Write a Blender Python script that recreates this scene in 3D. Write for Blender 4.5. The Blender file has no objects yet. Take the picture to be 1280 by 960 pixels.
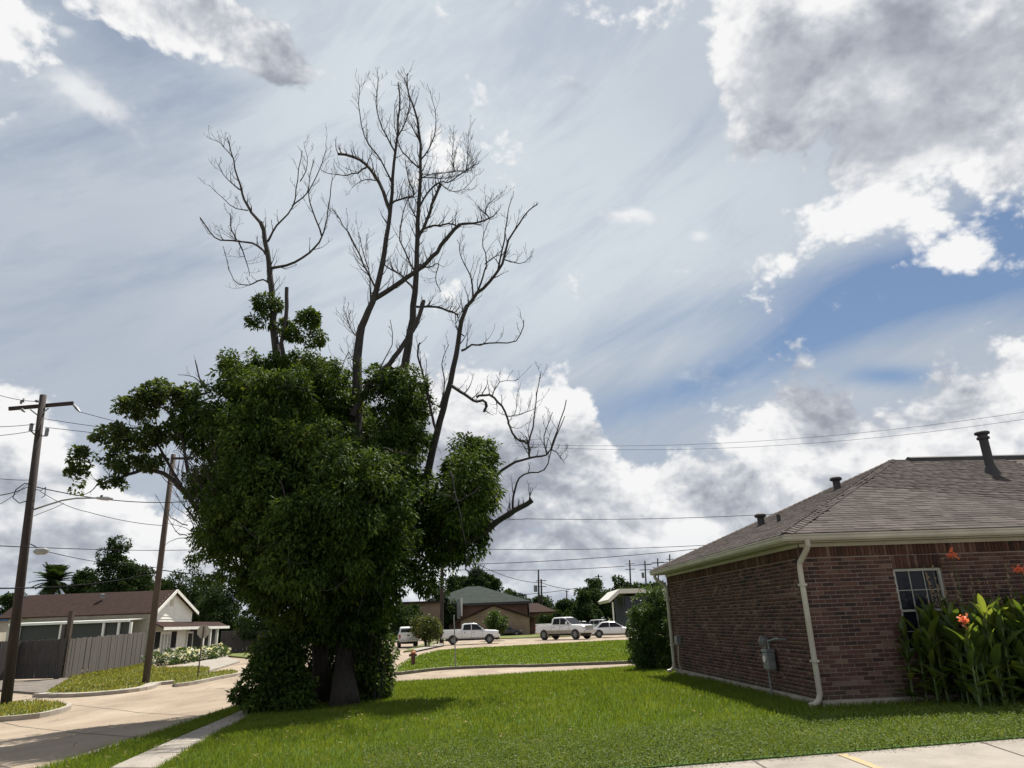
import bpy, bmesh, math, random
import numpy as np
from mathutils import Vector, Matrix
random.seed(7); RNG = np.random.default_rng(7)
SC = bpy.context.scene; COL = SC.collection
R = math.radians
# ------------------------------------------------------------------ camera
FPX = 887.0                      # focal length for a 1280 px wide frame (24 mm equivalent phone lens)
PITCH = math.atan(295.5/FPX); ROLL = 0.037
EYE = np.array([0, 0, 1.5])
_cp, _sp, _cr, _sr = math.cos(PITCH), math.sin(PITCH), math.cos(ROLL), math.sin(ROLL)
FW = np.array([0, _cp, _sp]); _u0 = np.array([0, -_sp, _cp]); _r0 = np.array([1., 0, 0])
RT = _r0*_cr - _u0*_sr; UP = _u0*_cr + _r0*_sr
cam = bpy.data.cameras.new('camera'); cam.sensor_width = 36; cam.lens = FPX/1280*36
cam.clip_start = .05; cam.clip_end = 5000
camo = bpy.data.objects.new('camera', cam); COL.objects.link(camo)
M = Matrix(((RT[0], UP[0], -FW[0], EYE[0]), (RT[1], UP[1], -FW[1], EYE[1]), (RT[2], UP[2], -FW[2], EYE[2]), (0, 0, 0, 1)))
camo.matrix_world = M; SC.camera = camo
# survey helpers: measured photo directions -> points on the real ground / planes
def ray(px, py):
    d = FW*FPX + RT*(px-640) - UP*(py-480); return d/np.linalg.norm(d)
def proj(p):
    v = np.array(p, float)-EYE; z = v@FW
    return 640+FPX*(v@RT)/z, 480-FPX*(v@UP)/z
SK = [12, 16, 20, 25, 30, 36]; ZK = [0, -.05, -.15, -.30, -.43, -.55]
def T(x, y): return float(np.interp(y-1.2*x, SK, ZK))
def G(px, py, dz=0):
    d = ray(px, py); t = 5
    for _ in range(90):
        p = EYE+d*t; t = .5*t+.5*(T(p[0], p[1])+dz-EYE[2])/d[2]
    return EYE+d*t
def DY(px, py, y): d = ray(px, py); return EYE+d*(y/d[1])
def PP(px, py, p0, n):
    d = ray(px, py); return EYE+d*(np.dot(np.array(p0)-EYE, n)/np.dot(d, n))
# ------------------------------------------------------------------ sun and sky
SUN_EL, SUN_AZ = R(59), R(22)          # azimuth from +y towards +x
SUNV = np.array([math.cos(SUN_EL)*math.sin(SUN_AZ), math.cos(SUN_EL)*math.cos(SUN_AZ), math.sin(SUN_EL)])
sl = bpy.data.lights.new('sun', 'SUN'); sl.energy = 5.0; sl.angle = R(.6); sl.color = (1, .95, .86)
so = bpy.data.objects.new('sun', sl); COL.objects.link(so)
so.rotation_euler = Vector(SUNV).to_track_quat('Z', 'Y').to_euler()
SC.view_settings.view_transform = 'Standard'; SC.view_settings.look = 'None'
SC.view_settings.exposure = .69; SC.view_settings.gamma = 1
W = bpy.data.worlds.new('World'); SC.world = W; W.use_nodes = True
WT = W.node_tree; WT.nodes.clear()
class N:                                # tiny node-expression language
    t = WT
    def __init__(s, k): s.k = k
    @staticmethod
    def put(inp, v):
        if isinstance(v, N): N.t.links.new(v.k, inp)
        elif isinstance(v, (tuple, list, np.ndarray)): inp.default_value = [float(a) for a in v]
        else: inp.default_value = v
    @staticmethod
    def m(op, *a, clamp=False):
        n = N.t.nodes.new('ShaderNodeMath'); n.operation = op; n.use_clamp = clamp
        for i, x in enumerate(a): N.put(n.inputs[i], x)
        return N(n.outputs[0])
    @staticmethod
    def v(op, *a, out=0, scale=None):
        n = N.t.nodes.new('ShaderNodeVectorMath'); n.operation = op
        for i, x in enumerate(a): N.put(n.inputs[i], x)
        if scale is not None: N.put(n.inputs['Scale'], scale)
        return N(n.outputs[out])
    def __add__(s, o): return N.m('ADD', s, o)
    __radd__ = __add__
    def __sub__(s, o): return N.m('SUBTRACT', s, o)
    def __rsub__(s, o): return N.m('SUBTRACT', o, s)
    def __mul__(s, o): return N.m('MULTIPLY', s, o)
    __rmul__ = __mul__
    def __truediv__(s, o): return N.m('DIVIDE', s, o)
def dotv(a, b): return N.v('DOT_PRODUCT', a, b, out=1)
def sstep(x, a, b, lo=0., hi=1.):
    n = N.t.nodes.new('ShaderNodeMapRange'); n.interpolation_type = 'SMOOTHSTEP'
    N.put(n.inputs[0], x); N.put(n.inputs[1], a); N.put(n.inputs[2], b); N.put(n.inputs[3], lo); N.put(n.inputs[4], hi)
    return N(n.outputs[0])
def noise(vec, scale, detail=6, rough=.55, dist=0, lac=2.0):
    n = N.t.nodes.new('ShaderNodeTexNoise'); N.put(n.inputs['Vector'], vec)
    n.inputs['Scale'].default_value = scale; n.inputs['Detail'].default_value = detail
    n.inputs['Roughness'].default_value = rough; n.inputs['Distortion'].default_value = dist; n.inputs['Lacunarity'].default_value = lac
    return N(n.outputs[0])
def voro(vec, scale, detail=3, rough=.5, rnd=1):
    n = N.t.nodes.new('ShaderNodeTexVoronoi'); n.feature = 'F1'; n.normalize = True
    N.put(n.inputs['Vector'], vec); n.inputs['Scale'].default_value = scale
    n.inputs['Detail'].default_value = detail; n.inputs['Roughness'].default_value = rough
    return N(n.outputs[0])
def mixc(f, a, b):
    n = N.t.nodes.new('ShaderNodeMix'); n.data_type = 'RGBA'
    N.put(n.inputs[0], f); 
    for i, x in ((6, a), (7, b)):
        if isinstance(x, N): N.put(n.inputs[i], x)
        else: n.inputs[i].default_value = (*x, 1)
    return N(n.outputs[2])
def ramp0(f, stops):
    n = N.t.nodes.new('ShaderNodeValToRGB'); e = n.color_ramp.elements
    while len(e) < len(stops): e.new(.5)
    for i, (p, c) in enumerate(stops): e[i].position = p; e[i].color = (*c, 1)
    N.put(n.inputs[0], f); return N(n.outputs[0])
def fcurve(x, pts):
    n = N.t.nodes.new('ShaderNodeFloatCurve'); c = n.mapping.curves[0]
    c.points[0].location = pts[0]; c.points[1].location = pts[-1]
    for p in pts[1:-1]: c.points.new(*p)
    for p in c.points: p.handle_type = 'AUTO'
    n.mapping.update(); N.put(n.inputs[1], x); return N(n.outputs[0])
tc = WT.nodes.new('ShaderNodeTexCoord'); D = N.v('NORMALIZE', N(tc.outputs['Generated']))
sep = WT.nodes.new('ShaderNodeSeparateXYZ'); N.put(sep.inputs[0], D)
dx, dy, dz = [N(sep.outputs[i]) for i in range(3)]
AZ = N.m('ARCTAN2', dx, dy)              # radians, 0 = +y
EL = N.m('ARCSINE', dz)
def azel(px, py):
    d = ray(px, py); return math.atan2(d[0], d[1]), math.asin(d[2])
def blob(px, py, rx, ry, rot=0, wob=None):          # soft elliptical patch of sky centred on a sky direction
    c = ray(px, py); a = RT-c*np.dot(RT, c); a /= np.linalg.norm(a); b = np.cross(c, a)
    if b[2] < 0: b = -b
    cr, sr = math.cos(rot), math.sin(rot); a, b = a*cr+b*sr, b*cr-a*sr
    k = FPX/np.dot(c, FW)*1.0
    u = dotv(wob or D, a*k/rx) - float(np.dot(c, a))*k/rx; v = dotv(wob or D, b*k/ry) - float(np.dot(c, b))*k/ry
    r2 = u*u+v*v
    return N.m('EXPONENT', r2*-1.0) * N.m('GREATER_THAN', dotv(D, c), 0.0)
def total(l):
    s = l[0]
    for x in l[1:]: s = s+x
    return s
# warped direction for ragged edges
wn = WT.nodes.new('ShaderNodeTexNoise'); N.put(wn.inputs['Vector'], D); wn.inputs['Scale'].default_value = 5; wn.inputs['Detail'].default_value = 4
wv = N.v('SUBTRACT', N(wn.outputs['Color']), (.5, .5, .5))
DW = N.v('ADD', D, N.v('SCALE', wv, scale=.055))
# sky itself
sky = WT.nodes.new('ShaderNodeTexSky'); sky.sky_type = 'NISHITA'; sky.sun_disc = False
sky.sun_elevation = SUN_EL; sky.sun_rotation = SUN_AZ; sky.air_density = 1.2; sky.dust_density = .6; sky.ozone_density = 2.0
SKYS = .10
base = N.v('MULTIPLY', N(sky.outputs[0]), tuple(SKYS*k for k in (.62, .66, .72)))
# high thin veil (streaks run from lower left to upper right)
pl = N.v('MULTIPLY', D, (1, 1, 2.6))
rot = WT.nodes.new('ShaderNodeVectorRotate'); rot.inputs['Axis'].default_value = (0, 1, 0); rot.inputs['Angle'].default_value = R(28)
N.put(rot.inputs['Vector'], D); DR = N.v('MULTIPLY', N(rot.outputs[0]), (1, 1, 4.2))
streak = noise(DR, 3.2, 7, .62, .6)
streak2 = noise(DR, 9, 6, .6, 1.0)
hole = total([blob(*b[:5])*b[5] for b in [
    (1200, 345, 170, 52, R(10), 1.1), (1030, 405, 130, 38, R(28), .85), (840, 490, 120, 26, R(20), .70), (1260, 280, 60, 45, 0, .7),
    (850, 395, 170, 20, R(17), .30), (1110, 470, 50, 14, 0, .9), (190, 50, 110, 70, R(-40), .36), (60, 160, 120, 60, 0, .12), (500, 30, 120, 60, 0, .12), (700, 60, 160, 50, R(20), .16)]])
veil = N.m('ADD', (streak-.5)*.9+.98+(streak2-.5)*.35, hole*-1.15, clamp=True)
glow = blob(560, 200, 420, 300)*.55+blob(760, 330, 260, 120, R(20))*.35+blob(470, 60, 260, 140)*.2
soft = noise(DW, 2.2, 4, .5)
veilcol = mixc(sstep(glow+(soft-.5)*.8+(streak-.5)*.45, -.05, .9), (.445, .50, .585), (.67, .73, .78))
c0 = mixc(veil, base, veilcol)
# cumulus field: density, relief towards the sun, dark cores
DQ = N.v('MULTIPLY', DW, (1, 1, 1.35))
def field(v, det):
    f = noise(v, 5.5, det, .63); p = voro(v, 12, 3, .7); return (f-.5)*1.0+(.40-p)*.60
n0 = field(DQ, 9)
n1 = field(N.v('ADD', DQ, (.006, .004, .019)), 6)
L0 = noise(DQ, 3.6, 2, .5); L1 = noise(N.v('ADD', DQ, (.02, .01, .075)), 3.6, 2, .5)
def lin(a): return a
A0, A1 = -.72, .72
az01 = (AZ-A0)/(A1-A0)
def bank(pts):
    l = []
    for px, py in pts:
        a, e = azel(px, py); l.append(((a-A0)/(A1-A0), e))
    l = [q for q in l if 0 <= q[0] <= 1]
    l = [(0., l[0][1])]+l+[(1., l[-1][1])]
    return l
tops = fcurve(N.m('MULTIPLY', az01, 1., clamp=True), bank([(-30, 455), (30, 450), (75, 475), (112, 540), (160, 590), (240, 620), (330, 580), (390, 470), (440, 425), (520, 440), (590, 430), (640, 445), (700, 440), (745, 480), (780, 545), (830, 532), (870, 505), (940, 505), (975, 470), (1010, 430), (1050, 450), (1085, 480), (1125, 470), (1150, 425), (1210, 418), (1290, 410)]))
inb = tops - EL
big = total([blob(*b[:5], wob=DW)*b[5] for b in [
    (1080, 30, 195, 90, 0, 1.0), (1250, 110, 130, 110, 0, 1.05), (930, 70, 62, 80, 0, .75), (955, 165, 50, 60, 0, .55), (1130, 180, 120, 55, 0, .55), (1100, 268, 110, 36, R(-15), .68), (960, 262, 40, 14, 0, .4), (1060, 300, 60, 22, R(-20), .45), (1185, 322, 42, 26, 0, .5), (1275, 215, 50, 50, 0, .6),
    (230, 10, 110, 40, R(-8), .72), (300, 50, 90, 36, R(-22), .55), (360, 90, 46, 28, R(-25), .55), (15, 35, 55, 50, 0, .72)]])
bankd = sstep(inb, -.05, .11)*1.0
lowbreak = sstep(EL, .17, .02)*(noise(N.v('MULTIPLY', D, (1, 1, 3.0)), 5.5, 5, .55)-.45)*3.2
away = sstep(N.m('ABSOLUTE', AZ), .75, 1.0)*.32
dens = N.m('MAXIMUM', bankd-lowbreak, big)+away+n0*2.6
wisp = total([blob(*b[:5], wob=DW)*b[5] for b in [(715, 115, 52, 13, R(-28), .85), (790, 272, 42, 11, R(-8), .95), (884, 296, 18, 8, 0, .7), (635, 10, 34, 9, R(20), .7), (85, 40, 15, 9, 0, .8), (120, 135, 60, 20, R(-35), .5), (90, 110, 60, 30, 0, .3), (190, 105, 18, 10, 0, .4), (860, 480, 60, 20, 0, .4)]])
wispa = sstep(wisp+n0*2.4, .35, 1.25)*.75
alpha = N.m('MAXIMUM', sstep(dens, .50, .78), wispa)
thick = sstep(dens, .70, 2.0)
core = N.m('MINIMUM', blob(1150, 85, 190, 70, 0, DW)+blob(1110, 175, 120, 30, 0, DW)*.8+blob(950, 110, 50, 60, 0, DW)*.5, 1.0)
relief = (n0-n1)*(2.5-core*1.5)+(L0-L1)*3.2
bankcore = sstep(inb, .0, .17)
dk = .10+thick*.22+bankcore*.30+core*.40-relief*1.0-n0*.30
cc = ramp0(dk, [(.0, (.93, .93, .93)), (.20, (.78, .79, .81)), (.42, (.56, .585, .635)), (.70, (.38, .405, .465)), (1, (.28, .305, .36))])
c1 = mixc(alpha, c0, cc)
# far, low haze near the horizon
hz = sstep(EL, .14, -.02)
c2 = mixc(hz*.40, c1, (.50, .58, .68))
bg = WT.nodes.new('ShaderNodeBackground'); N.put(bg.inputs[0], N.v('SCALE', c2, scale=1.0/SKYS)); bg.inputs[1].default_value = SKYS*.62
wo = WT.nodes.new('ShaderNodeOutputWorld'); WT.links.new(bg.outputs[0], wo.inputs[0])
W.cycles.sampling_method = 'MANUAL'; W.cycles.sample_map_resolution = 512
SC.cycles.max_bounces = 6; SC.cycles.transparent_max_bounces = 6
# ------------------------------------------------------------------ materials
def newmat(name):
    m = bpy.data.materials.new(name); m.use_nodes = True; t = m.node_tree; N.t = t
    b = t.nodes['Principled BSDF']; return m, t, b
def pos():
    g = N.t.nodes.new('ShaderNodeNewGeometry'); return N(g.outputs['Position'])
def bump(b, h, dist, strength=1):
    n = N.t.nodes.new('ShaderNodeBump'); n.inputs['Distance'].default_value = dist; n.inputs['Strength'].default_value = strength
    N.put(n.inputs['Height'], h); N.t.links.new(n.outputs[0], b.inputs['Normal'])
def ramp(f, stops):
    n = N.t.nodes.new('ShaderNodeValToRGB'); e = n.color_ramp.elements
    while len(e) < len(stops): e.new(.5)
    for i, (p, c) in enumerate(stops): e[i].position = p; e[i].color = (*c, 1)
    N.put(n.inputs[0], f); return N(n.outputs[0])
def plain(name, c, rough=.6, c2=None, scale=4, detail=5, bd=0, bs=30, metal=0, coat=0, stretch=(1, 1, 1), spec=.5, lo=.35, hi=.65):
    m, t, b = newmat(name); b.inputs['Roughness'].default_value = rough; b.inputs['Metallic'].default_value = metal
    b.inputs['Specular IOR Level'].default_value = spec; b.inputs['Coat Weight'].default_value = coat
    p = N.v('MULTIPLY', pos(), stretch)
    if c2 is None: c2 = tuple(x*.8 for x in c)
    N.put(b.inputs['Base Color'], ramp(noise(p, scale, detail, .6), [(lo, c2), (hi, c)]))
    if bd: bump(b, noise(p, bs, 5, .6), bd)
    return m
def rnd_island():
    g = N.t.nodes.new('ShaderNodeNewGeometry'); return N(g.outputs['Random Per Island'])
def rnd_obj():
    g = N.t.nodes.new('ShaderNodeObjectInfo'); return N(g.outputs['Random'])
def leafmat(name, stops, trans=.45, rough=.5, obj=False, spec=.4, bigk=1.1):
    m, t, b = newmat(name); f = rnd_obj() if obj else rnd_island()
    big = noise(pos(), 1.1, 3, .6)
    col = ramp(f*.7+(big-.5)*bigk+.15, stops)
    b.inputs['Roughness'].default_value = rough; b.inputs['Specular IOR Level'].default_value = spec
    N.put(b.inputs['Base Color'], col)
    tr = t.nodes.new('ShaderNodeBsdfTranslucent'); N.put(tr.inputs[0], N.v('MULTIPLY', col, (1.7, 1.5, .7)))
    mx = t.nodes.new('ShaderNodeMixShader'); mx.inputs[0].default_value = trans
    t.links.new(b.outputs[0], mx.inputs[1]); t.links.new(tr.outputs[0], mx.inputs[2])
    t.links.new(mx.outputs[0], t.nodes['Material Output'].inputs[0]); return m
def brickmat(name, f, stops, dirt=True):
    m, t, b = newmat(name); b.inputs['Roughness'].default_value = .9; b.inputs['Specular IOR Level'].default_value = .12 if dirt else .06
    r = f(); p = pos(); n = noise(p, 40, 5, .65); patch = noise(p, 1.3, 3, .6)
    col = ramp(N.m('ADD', r*.85+.075, (patch-.5)*.9, clamp=True), stops)
    col = mixc(sstep(n, .55, .75)*.30, col, (.14, .115, .105)); zp = N.t.nodes.new('ShaderNodeSeparateXYZ'); N.put(zp.inputs[0], p)
    if dirt: col = mixc(sstep(N(zp.outputs[2])+(noise(p, 2.5, 4)-.5)*.9, .42, .08)*.45, col, (.10, .085, .065))
    col = mixc(sstep(noise(N.v('MULTIPLY', p, (3, 3, .35)), 1.2, 4), .56, .70)*.25, col, (.07, .06, .055)); N.put(b.inputs['Base Color'], col); return m
BS = [(0, (.036, .026, .026)), (.2, (.060, .034, .030)), (.45, (.088, .043, .035)), (.70, (.104, .053, .042)), (.85, (.135, .078, .063)), (1, (.18, .118, .096))]
SS = [(0, (.062, .051, .047)), (.5, (.086, .072, .067)), (1, (.115, .097, .090))]
MAT = {}
MAT['brick'] = brickmat('brick_single', rnd_obj, BS); MAT['bricks'] = brickmat('brick_field', rnd_island, BS)
MAT['shingle'] = brickmat('shingle_single', rnd_obj, SS, False); MAT['shingles'] = brickmat('shingle_field', rnd_island, SS, False)
MAT['mortar'] = plain('mortar', (.31, .265, .235), .95, (.23, .195, .17), 8, bd=.003)
def groundmat(name, cols, scale, speck, bd, bscale, rough=.95, cracks=None, stretch=(1, 1, 1)):
    m, t, b = newmat(name); b.inputs['Roughness'].default_value = rough; b.inputs['Specular IOR Level'].default_value = .25
    p = N.v('MULTIPLY', pos(), stretch); a = noise(p, scale, 7, .62, .3); s = noise(p, speck, 4, .7)
    col = ramp(a*.75+s*.35-.05, cols)
    if cracks:
        v = t.nodes.new('ShaderNodeTexVoronoi'); v.feature = 'DISTANCE_TO_EDGE'; v.inputs['Scale'].default_value = cracks[0]
        wv = N.v('ADD', p, N.v('SCALE', N(_ncol(p, 1.6)), scale=.9)); N.put(v.inputs['Vector'], wv)
        col = mixc(sstep(N(v.outputs[0]), cracks[1], 0)*cracks[3]*sstep(noise(p, .35, 3), .45, .6), col, cracks[2])
    N.put(b.inputs['Base Color'], col); bump(b, s, bd); return m
def _ncol(p, sc):
    n = N.t.nodes.new('ShaderNodeTexNoise'); N.put(n.inputs['Vector'], p); n.inputs['Scale'].default_value = sc; n.inputs['Detail'].default_value = 4
    return n.outputs['Color']
MAT['road'] = groundmat('road_concrete', [(.28, (.17, .13, .095)), (.45, (.25, .198, .147)), (.6, (.32, .26, .195)), (.75, (.38, .315, .245))], .55, 22, .004, 40, cracks=(.30, .014, (.09, .075, .06), .85), stretch=(1, .35, 1))
MAT['conc'] = groundmat('pale_concrete', [(.3, (.18, .16, .135)), (.5, (.28, .25, .215)), (.72, (.35, .315, .275))], 1.2, 45, .003, 60, cracks=(.5, .006, (.15, .13, .11), .5))
MAT['kerb'] = groundmat('kerb_concrete', [(.3, (.20, .18, .155)), (.5, (.32, .285, .24)), (.72, (.42, .38, .32))], 2.2, 30, .004, 60)
MAT['gravel'] = groundmat('gravel', [(.3, (.085, .074, .062)), (.5, (.14, .122, .104)), (.7, (.22, .19, .165))], 1.5, 14, .01, 60)
MAT['lawn'] = groundmat('lawn_soil_and_thatch', [(.3, (.035, .065, .012)), (.5, (.060, .110, .018)), (.7, (.095, .150, .028))], .5, 9, .02, 30)
MAT['lawn_dry'] = groundmat('dry_lawn', [(.3, (.07, .085, .02)), (.5, (.115, .135, .035)), (.7, (.17, .17, .06))], .6, 9, .02, 30)
MAT['earth'] = groundmat('earth_and_grass', [(.3, (.05, .065, .022)), (.5, (.075, .095, .03)), (.7, (.13, .12, .06))], .08, 3, .02, 30)
G1 = [(.0, (.062, .100, .012)), (.4, (.090, .138, .016)), (.75, (.125, .172, .023)), (1, (.175, .20, .042))]
MAT['blade'] = leafmat('grass_blade', G1, .45, .6, spec=.15, bigk=1.2)
MAT['clover'] = leafmat('clover_leaf', [(0, (.06, .092, .024)), (.5, (.10, .142, .038)), (1, (.15, .19, .06))], .3, .7, spec=.2)
MAT['blade_dry'] = leafmat('dry_grass_blade', [(0, (.08, .10, .016)), (.5, (.145, .16, .025)), (1, (.24, .21, .06))], .4, .5)
MAT['leaf'] = leafmat('tree_leaf', [(0, (.016, .032, .009)), (.35, (.034, .062, .014)), (.7, (.062, .102, .022)), (1, (.15, .19, .036))], .30, .65, spec=.12)
MAT['leaf_l'] = leafmat('lobed_leaf', [(0, (.028, .046, .018)), (.5, (.055, .084, .030)), (1, (.10, .135, .045))], .40, .6, spec=.15)
MAT['leaf_bush'] = leafmat('bush_leaf', [(0, (.018, .040, .010)), (.5, (.038, .078, .016)), (1, (.10, .14, .03))], .35, .5)
MAT['leaf_far'] = leafmat('distant_leaf', [(0, (.012, .026, .010)), (.5, (.024, .046, .014)), (1, (.048, .076, .020))], .22, .8, spec=.1)
MAT['leaf_far2'] = leafmat('distant_yellow_leaf', [(0, (.03, .05, .014)), (.5, (.06, .085, .02)), (1, (.12, .13, .03))], .3, .6)
MAT['canna'] = leafmat('canna_leaf', [(0, (.034, .062, .014)), (.5, (.070, .108, .024)), (1, (.135, .175, .04))], .55, .4, True, .5)
MAT['cannad'] = plain('canna_stem', (.07, .11, .03), .6); MAT['dry'] = plain('dry_stalk', (.20, .15, .09), .8)
MAT['petal'] = leafmat('orange_petal', [(0, (.58, .15, .09)), (1, (.78, .27, .17))], .4, .5)
MAT['whitefl'] = leafmat('white_petal', [(0, (.55, .58, .52)), (1, (.8, .8, .76))], .3, .6)
MAT['bark'] = plain('bark', (.045, .036, .029), .95, (.015, .012, .010), 5, 7, .03, 25, stretch=(3, 3, .6))
MAT['dead'] = plain('dead_bark', (.048, .041, .038), .9, (.020, .017, .016), 6, 7, .02, 30, stretch=(3, 3, .6))
MAT['trim'] = plain('cream_trim', (.47, .435, .37), .55, (.37, .335, .28), 2, spec=.4)
MAT['soffit'] = plain('soffit', (.42, .37, .29), .7)
MAT['win'] = plain('window_frame', (.40, .40, .36), .6)
def glass(name, c, rough=.04):
    m, t, b = newmat(name); b.inputs['Base Color'].default_value = (*c, 1); b.inputs['Roughness'].default_value = rough
    b.inputs['Specular IOR Level'].default_value = .25; return m
MAT['glass'] = glass('dark_window_glass', (.012, .013, .020), .12); MAT['carglass'] = glass('car_glass', (.010, .012, .013), .06)
MAT['metal'] = plain('galvanised_grey', (.22, .23, .23), .55, (.13, .14, .14), 12, metal=.2)
MAT['ventm'] = plain('dark_vent_metal', (.055, .052, .054), .7, spec=.3)
MAT['pole'] = plain('weathered_pole', (.045, .031, .026), .9, (.020, .016, .015), 4, 6, .01, 20, stretch=(5, 5, .4))
MAT['pole_b'] = plain('brown_pole', (.095, .068, .053), .9, (.052, .040, .033), 4, 6, .01, 20, stretch=(5, 5, .4))
MAT['wire'] = plain('black_cable', (.010, .010, .012), .9, spec=.05)
MAT['fence'] = plain('grey_fence_wood', (.085, .072, .066), .9, (.065, .056, .052), 3, 6, .004, 30, stretch=(6, 6, .5))
MAT['fence_d'] = plain('dark_fence_wood', (.070, .062, .058), .9, (.035, .032, .032), 3, 6, .004, 30, stretch=(6, 6, .5))
MAT['white'] = plain('white_siding', (.84, .82, .77), .6, (.74, .72, .68), 1.5)
MAT['cream'] = plain('cream_wall', (.62, .58, .49), .7, (.50, .47, .39), 1.2)
MAT['roofbr'] = plain('brown_shingles', (.050, .031, .026), .95, (.034, .022, .019), 3, 6, .01, 12, stretch=(1, 1, 3), spec=.08)
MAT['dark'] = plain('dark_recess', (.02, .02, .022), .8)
MAT['screen'] = plain('porch_screen', (.05, .055, .05), .6)
MAT['greenroof'] = plain('green_shingles', (.042, .050, .046), .95, (.030, .037, .034), 1, 5, .01, 8, spec=.08)
MAT['fbrick'] = groundmat('far_brick', [(.3, (.07, .042, .035)), (.5, (.12, .07, .055)), (.7, (.18, .11, .085))], .4, 6, .005, 20)
MAT['tan'] = groundmat('tan_brick', [(.3, (.16, .11, .085)), (.5, (.23, .165, .125)), (.7, (.30, .225, .175))], .5, 6, .005, 20)
MAT['blue'] = plain('dark_blue_metal', (.020, .030, .055), .5)
MAT['paint'] = plain('white_car_paint', (.72, .72, .72), .25, (.68, .68, .68), coat=.6)
MAT['paint_t'] = plain('tan_car_paint', (.30, .26, .21), .3, coat=.5); MAT['black'] = plain('black_car_paint', (.015, .015, .018), .2, coat=.8)
MAT['bluep'] = plain('blue_car_paint', (.03, .08, .17), .25, coat=.7); MAT['silver'] = plain('silver_paint', (.42, .43, .44), .3, coat=.5, metal=.3)
MAT['rubber'] = plain('tyre_rubber', (.02, .02, .02), .9); MAT['rim'] = plain('alloy_rim', (.10, .10, .105), .45, metal=.4); MAT['spoke'] = plain('wheel_spoke', (.28, .28, .29), .4, metal=.5)
MAT['chrome'] = plain('chrome', (.5, .5, .5), .15, metal=.9); MAT['red'] = plain('red_lens', (.35, .02, .015), .3)
MAT['lamp'] = plain('clear_lens', (.6, .6, .58), .15); MAT['hyd'] = plain('hydrant_dark_red', (.12, .030, .018), .6, (.06, .02, .012), 9)
MAT['hydo'] = plain('hydrant_orange_cap', (.45, .16, .04), .6); MAT['signback'] = plain('sign_back_aluminium', (.40, .36, .31), .5, (.33, .30, .26), metal=.15)
MAT['stripe'] = plain('worn_yellow_paint', (.42, .28, .11), .85, (.30, .255, .19), 14, lo=.42, hi=.56)
MAT['joint'] = plain('joint_filler', (.13, .11, .09), .95, (.05, .045, .04), 1.5); MAT['whitemetal'] = plain('white_roof_metal', (.62, .61, .56), .45)
MAT['insul'] = plain('grey_insulator', (.16, .17, .18), .4); MAT['mulch'] = plain('mulch', (.07, .045, .03), .95, (.03, .02, .015), 20, bd=.02)
MAT['signw'] = plain('sign_white', (.6, .6, .6), .5); MAT['lampg'] = plain('street_light_grey', (.30, .31, .31), .5)
N.t = WT
# ------------------------------------------------------------------ object builders
def tag(o, label=None, cat=None, group=None, kind=None):
    for k, v in (('label', label), ('category', cat), ('group', group), ('kind', kind)):
        if v: o[k] = v
    return o
def thing(name, loc, label, cat, group=None, rz=0):
    o = bpy.data.objects.new(name, None); o.empty_display_size = .1; COL.objects.link(o)
    o.location = loc; o.rotation_euler[2] = rz; o['_org'] = [float(a) for a in loc]
    return tag(o, label, cat, group)
def root_org(p):
    while p.parent: p = p.parent
    return np.array(p.location)
def npmesh(name, co, nper, mat, idx=None):
    """mesh from numpy: co (k,3), faces of nper consecutive vertices (or idx (f,nper))"""
    me = bpy.data.meshes.new(name); co = np.ascontiguousarray(co, dtype=np.float32)
    if idx is None: idx = np.arange(len(co)).reshape(-1, nper)
    nf = len(idx); me.vertices.add(len(co)); me.vertices.foreach_set('co', co.ravel())
    me.loops.add(nf*nper); me.loops.foreach_set('vertex_index', idx.astype(np.int32).ravel())
    me.polygons.add(nf); me.polygons.foreach_set('loop_start', (np.arange(nf)*nper).astype(np.int32))
    me.update(calc_edges=True); me.materials.append(mat); return me
def link(name, me, parent=None, loc=(0, 0, 0)):
    o = bpy.data.objects.new(name, me); COL.objects.link(o); o.location = loc
    if parent: o.parent = parent
    return o
BOXF = [(0, 1, 3, 2), (4, 6, 7, 5), (0, 4, 5, 1), (2, 3, 7, 6), (0, 2, 6, 4), (1, 5, 7, 3)]
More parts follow.
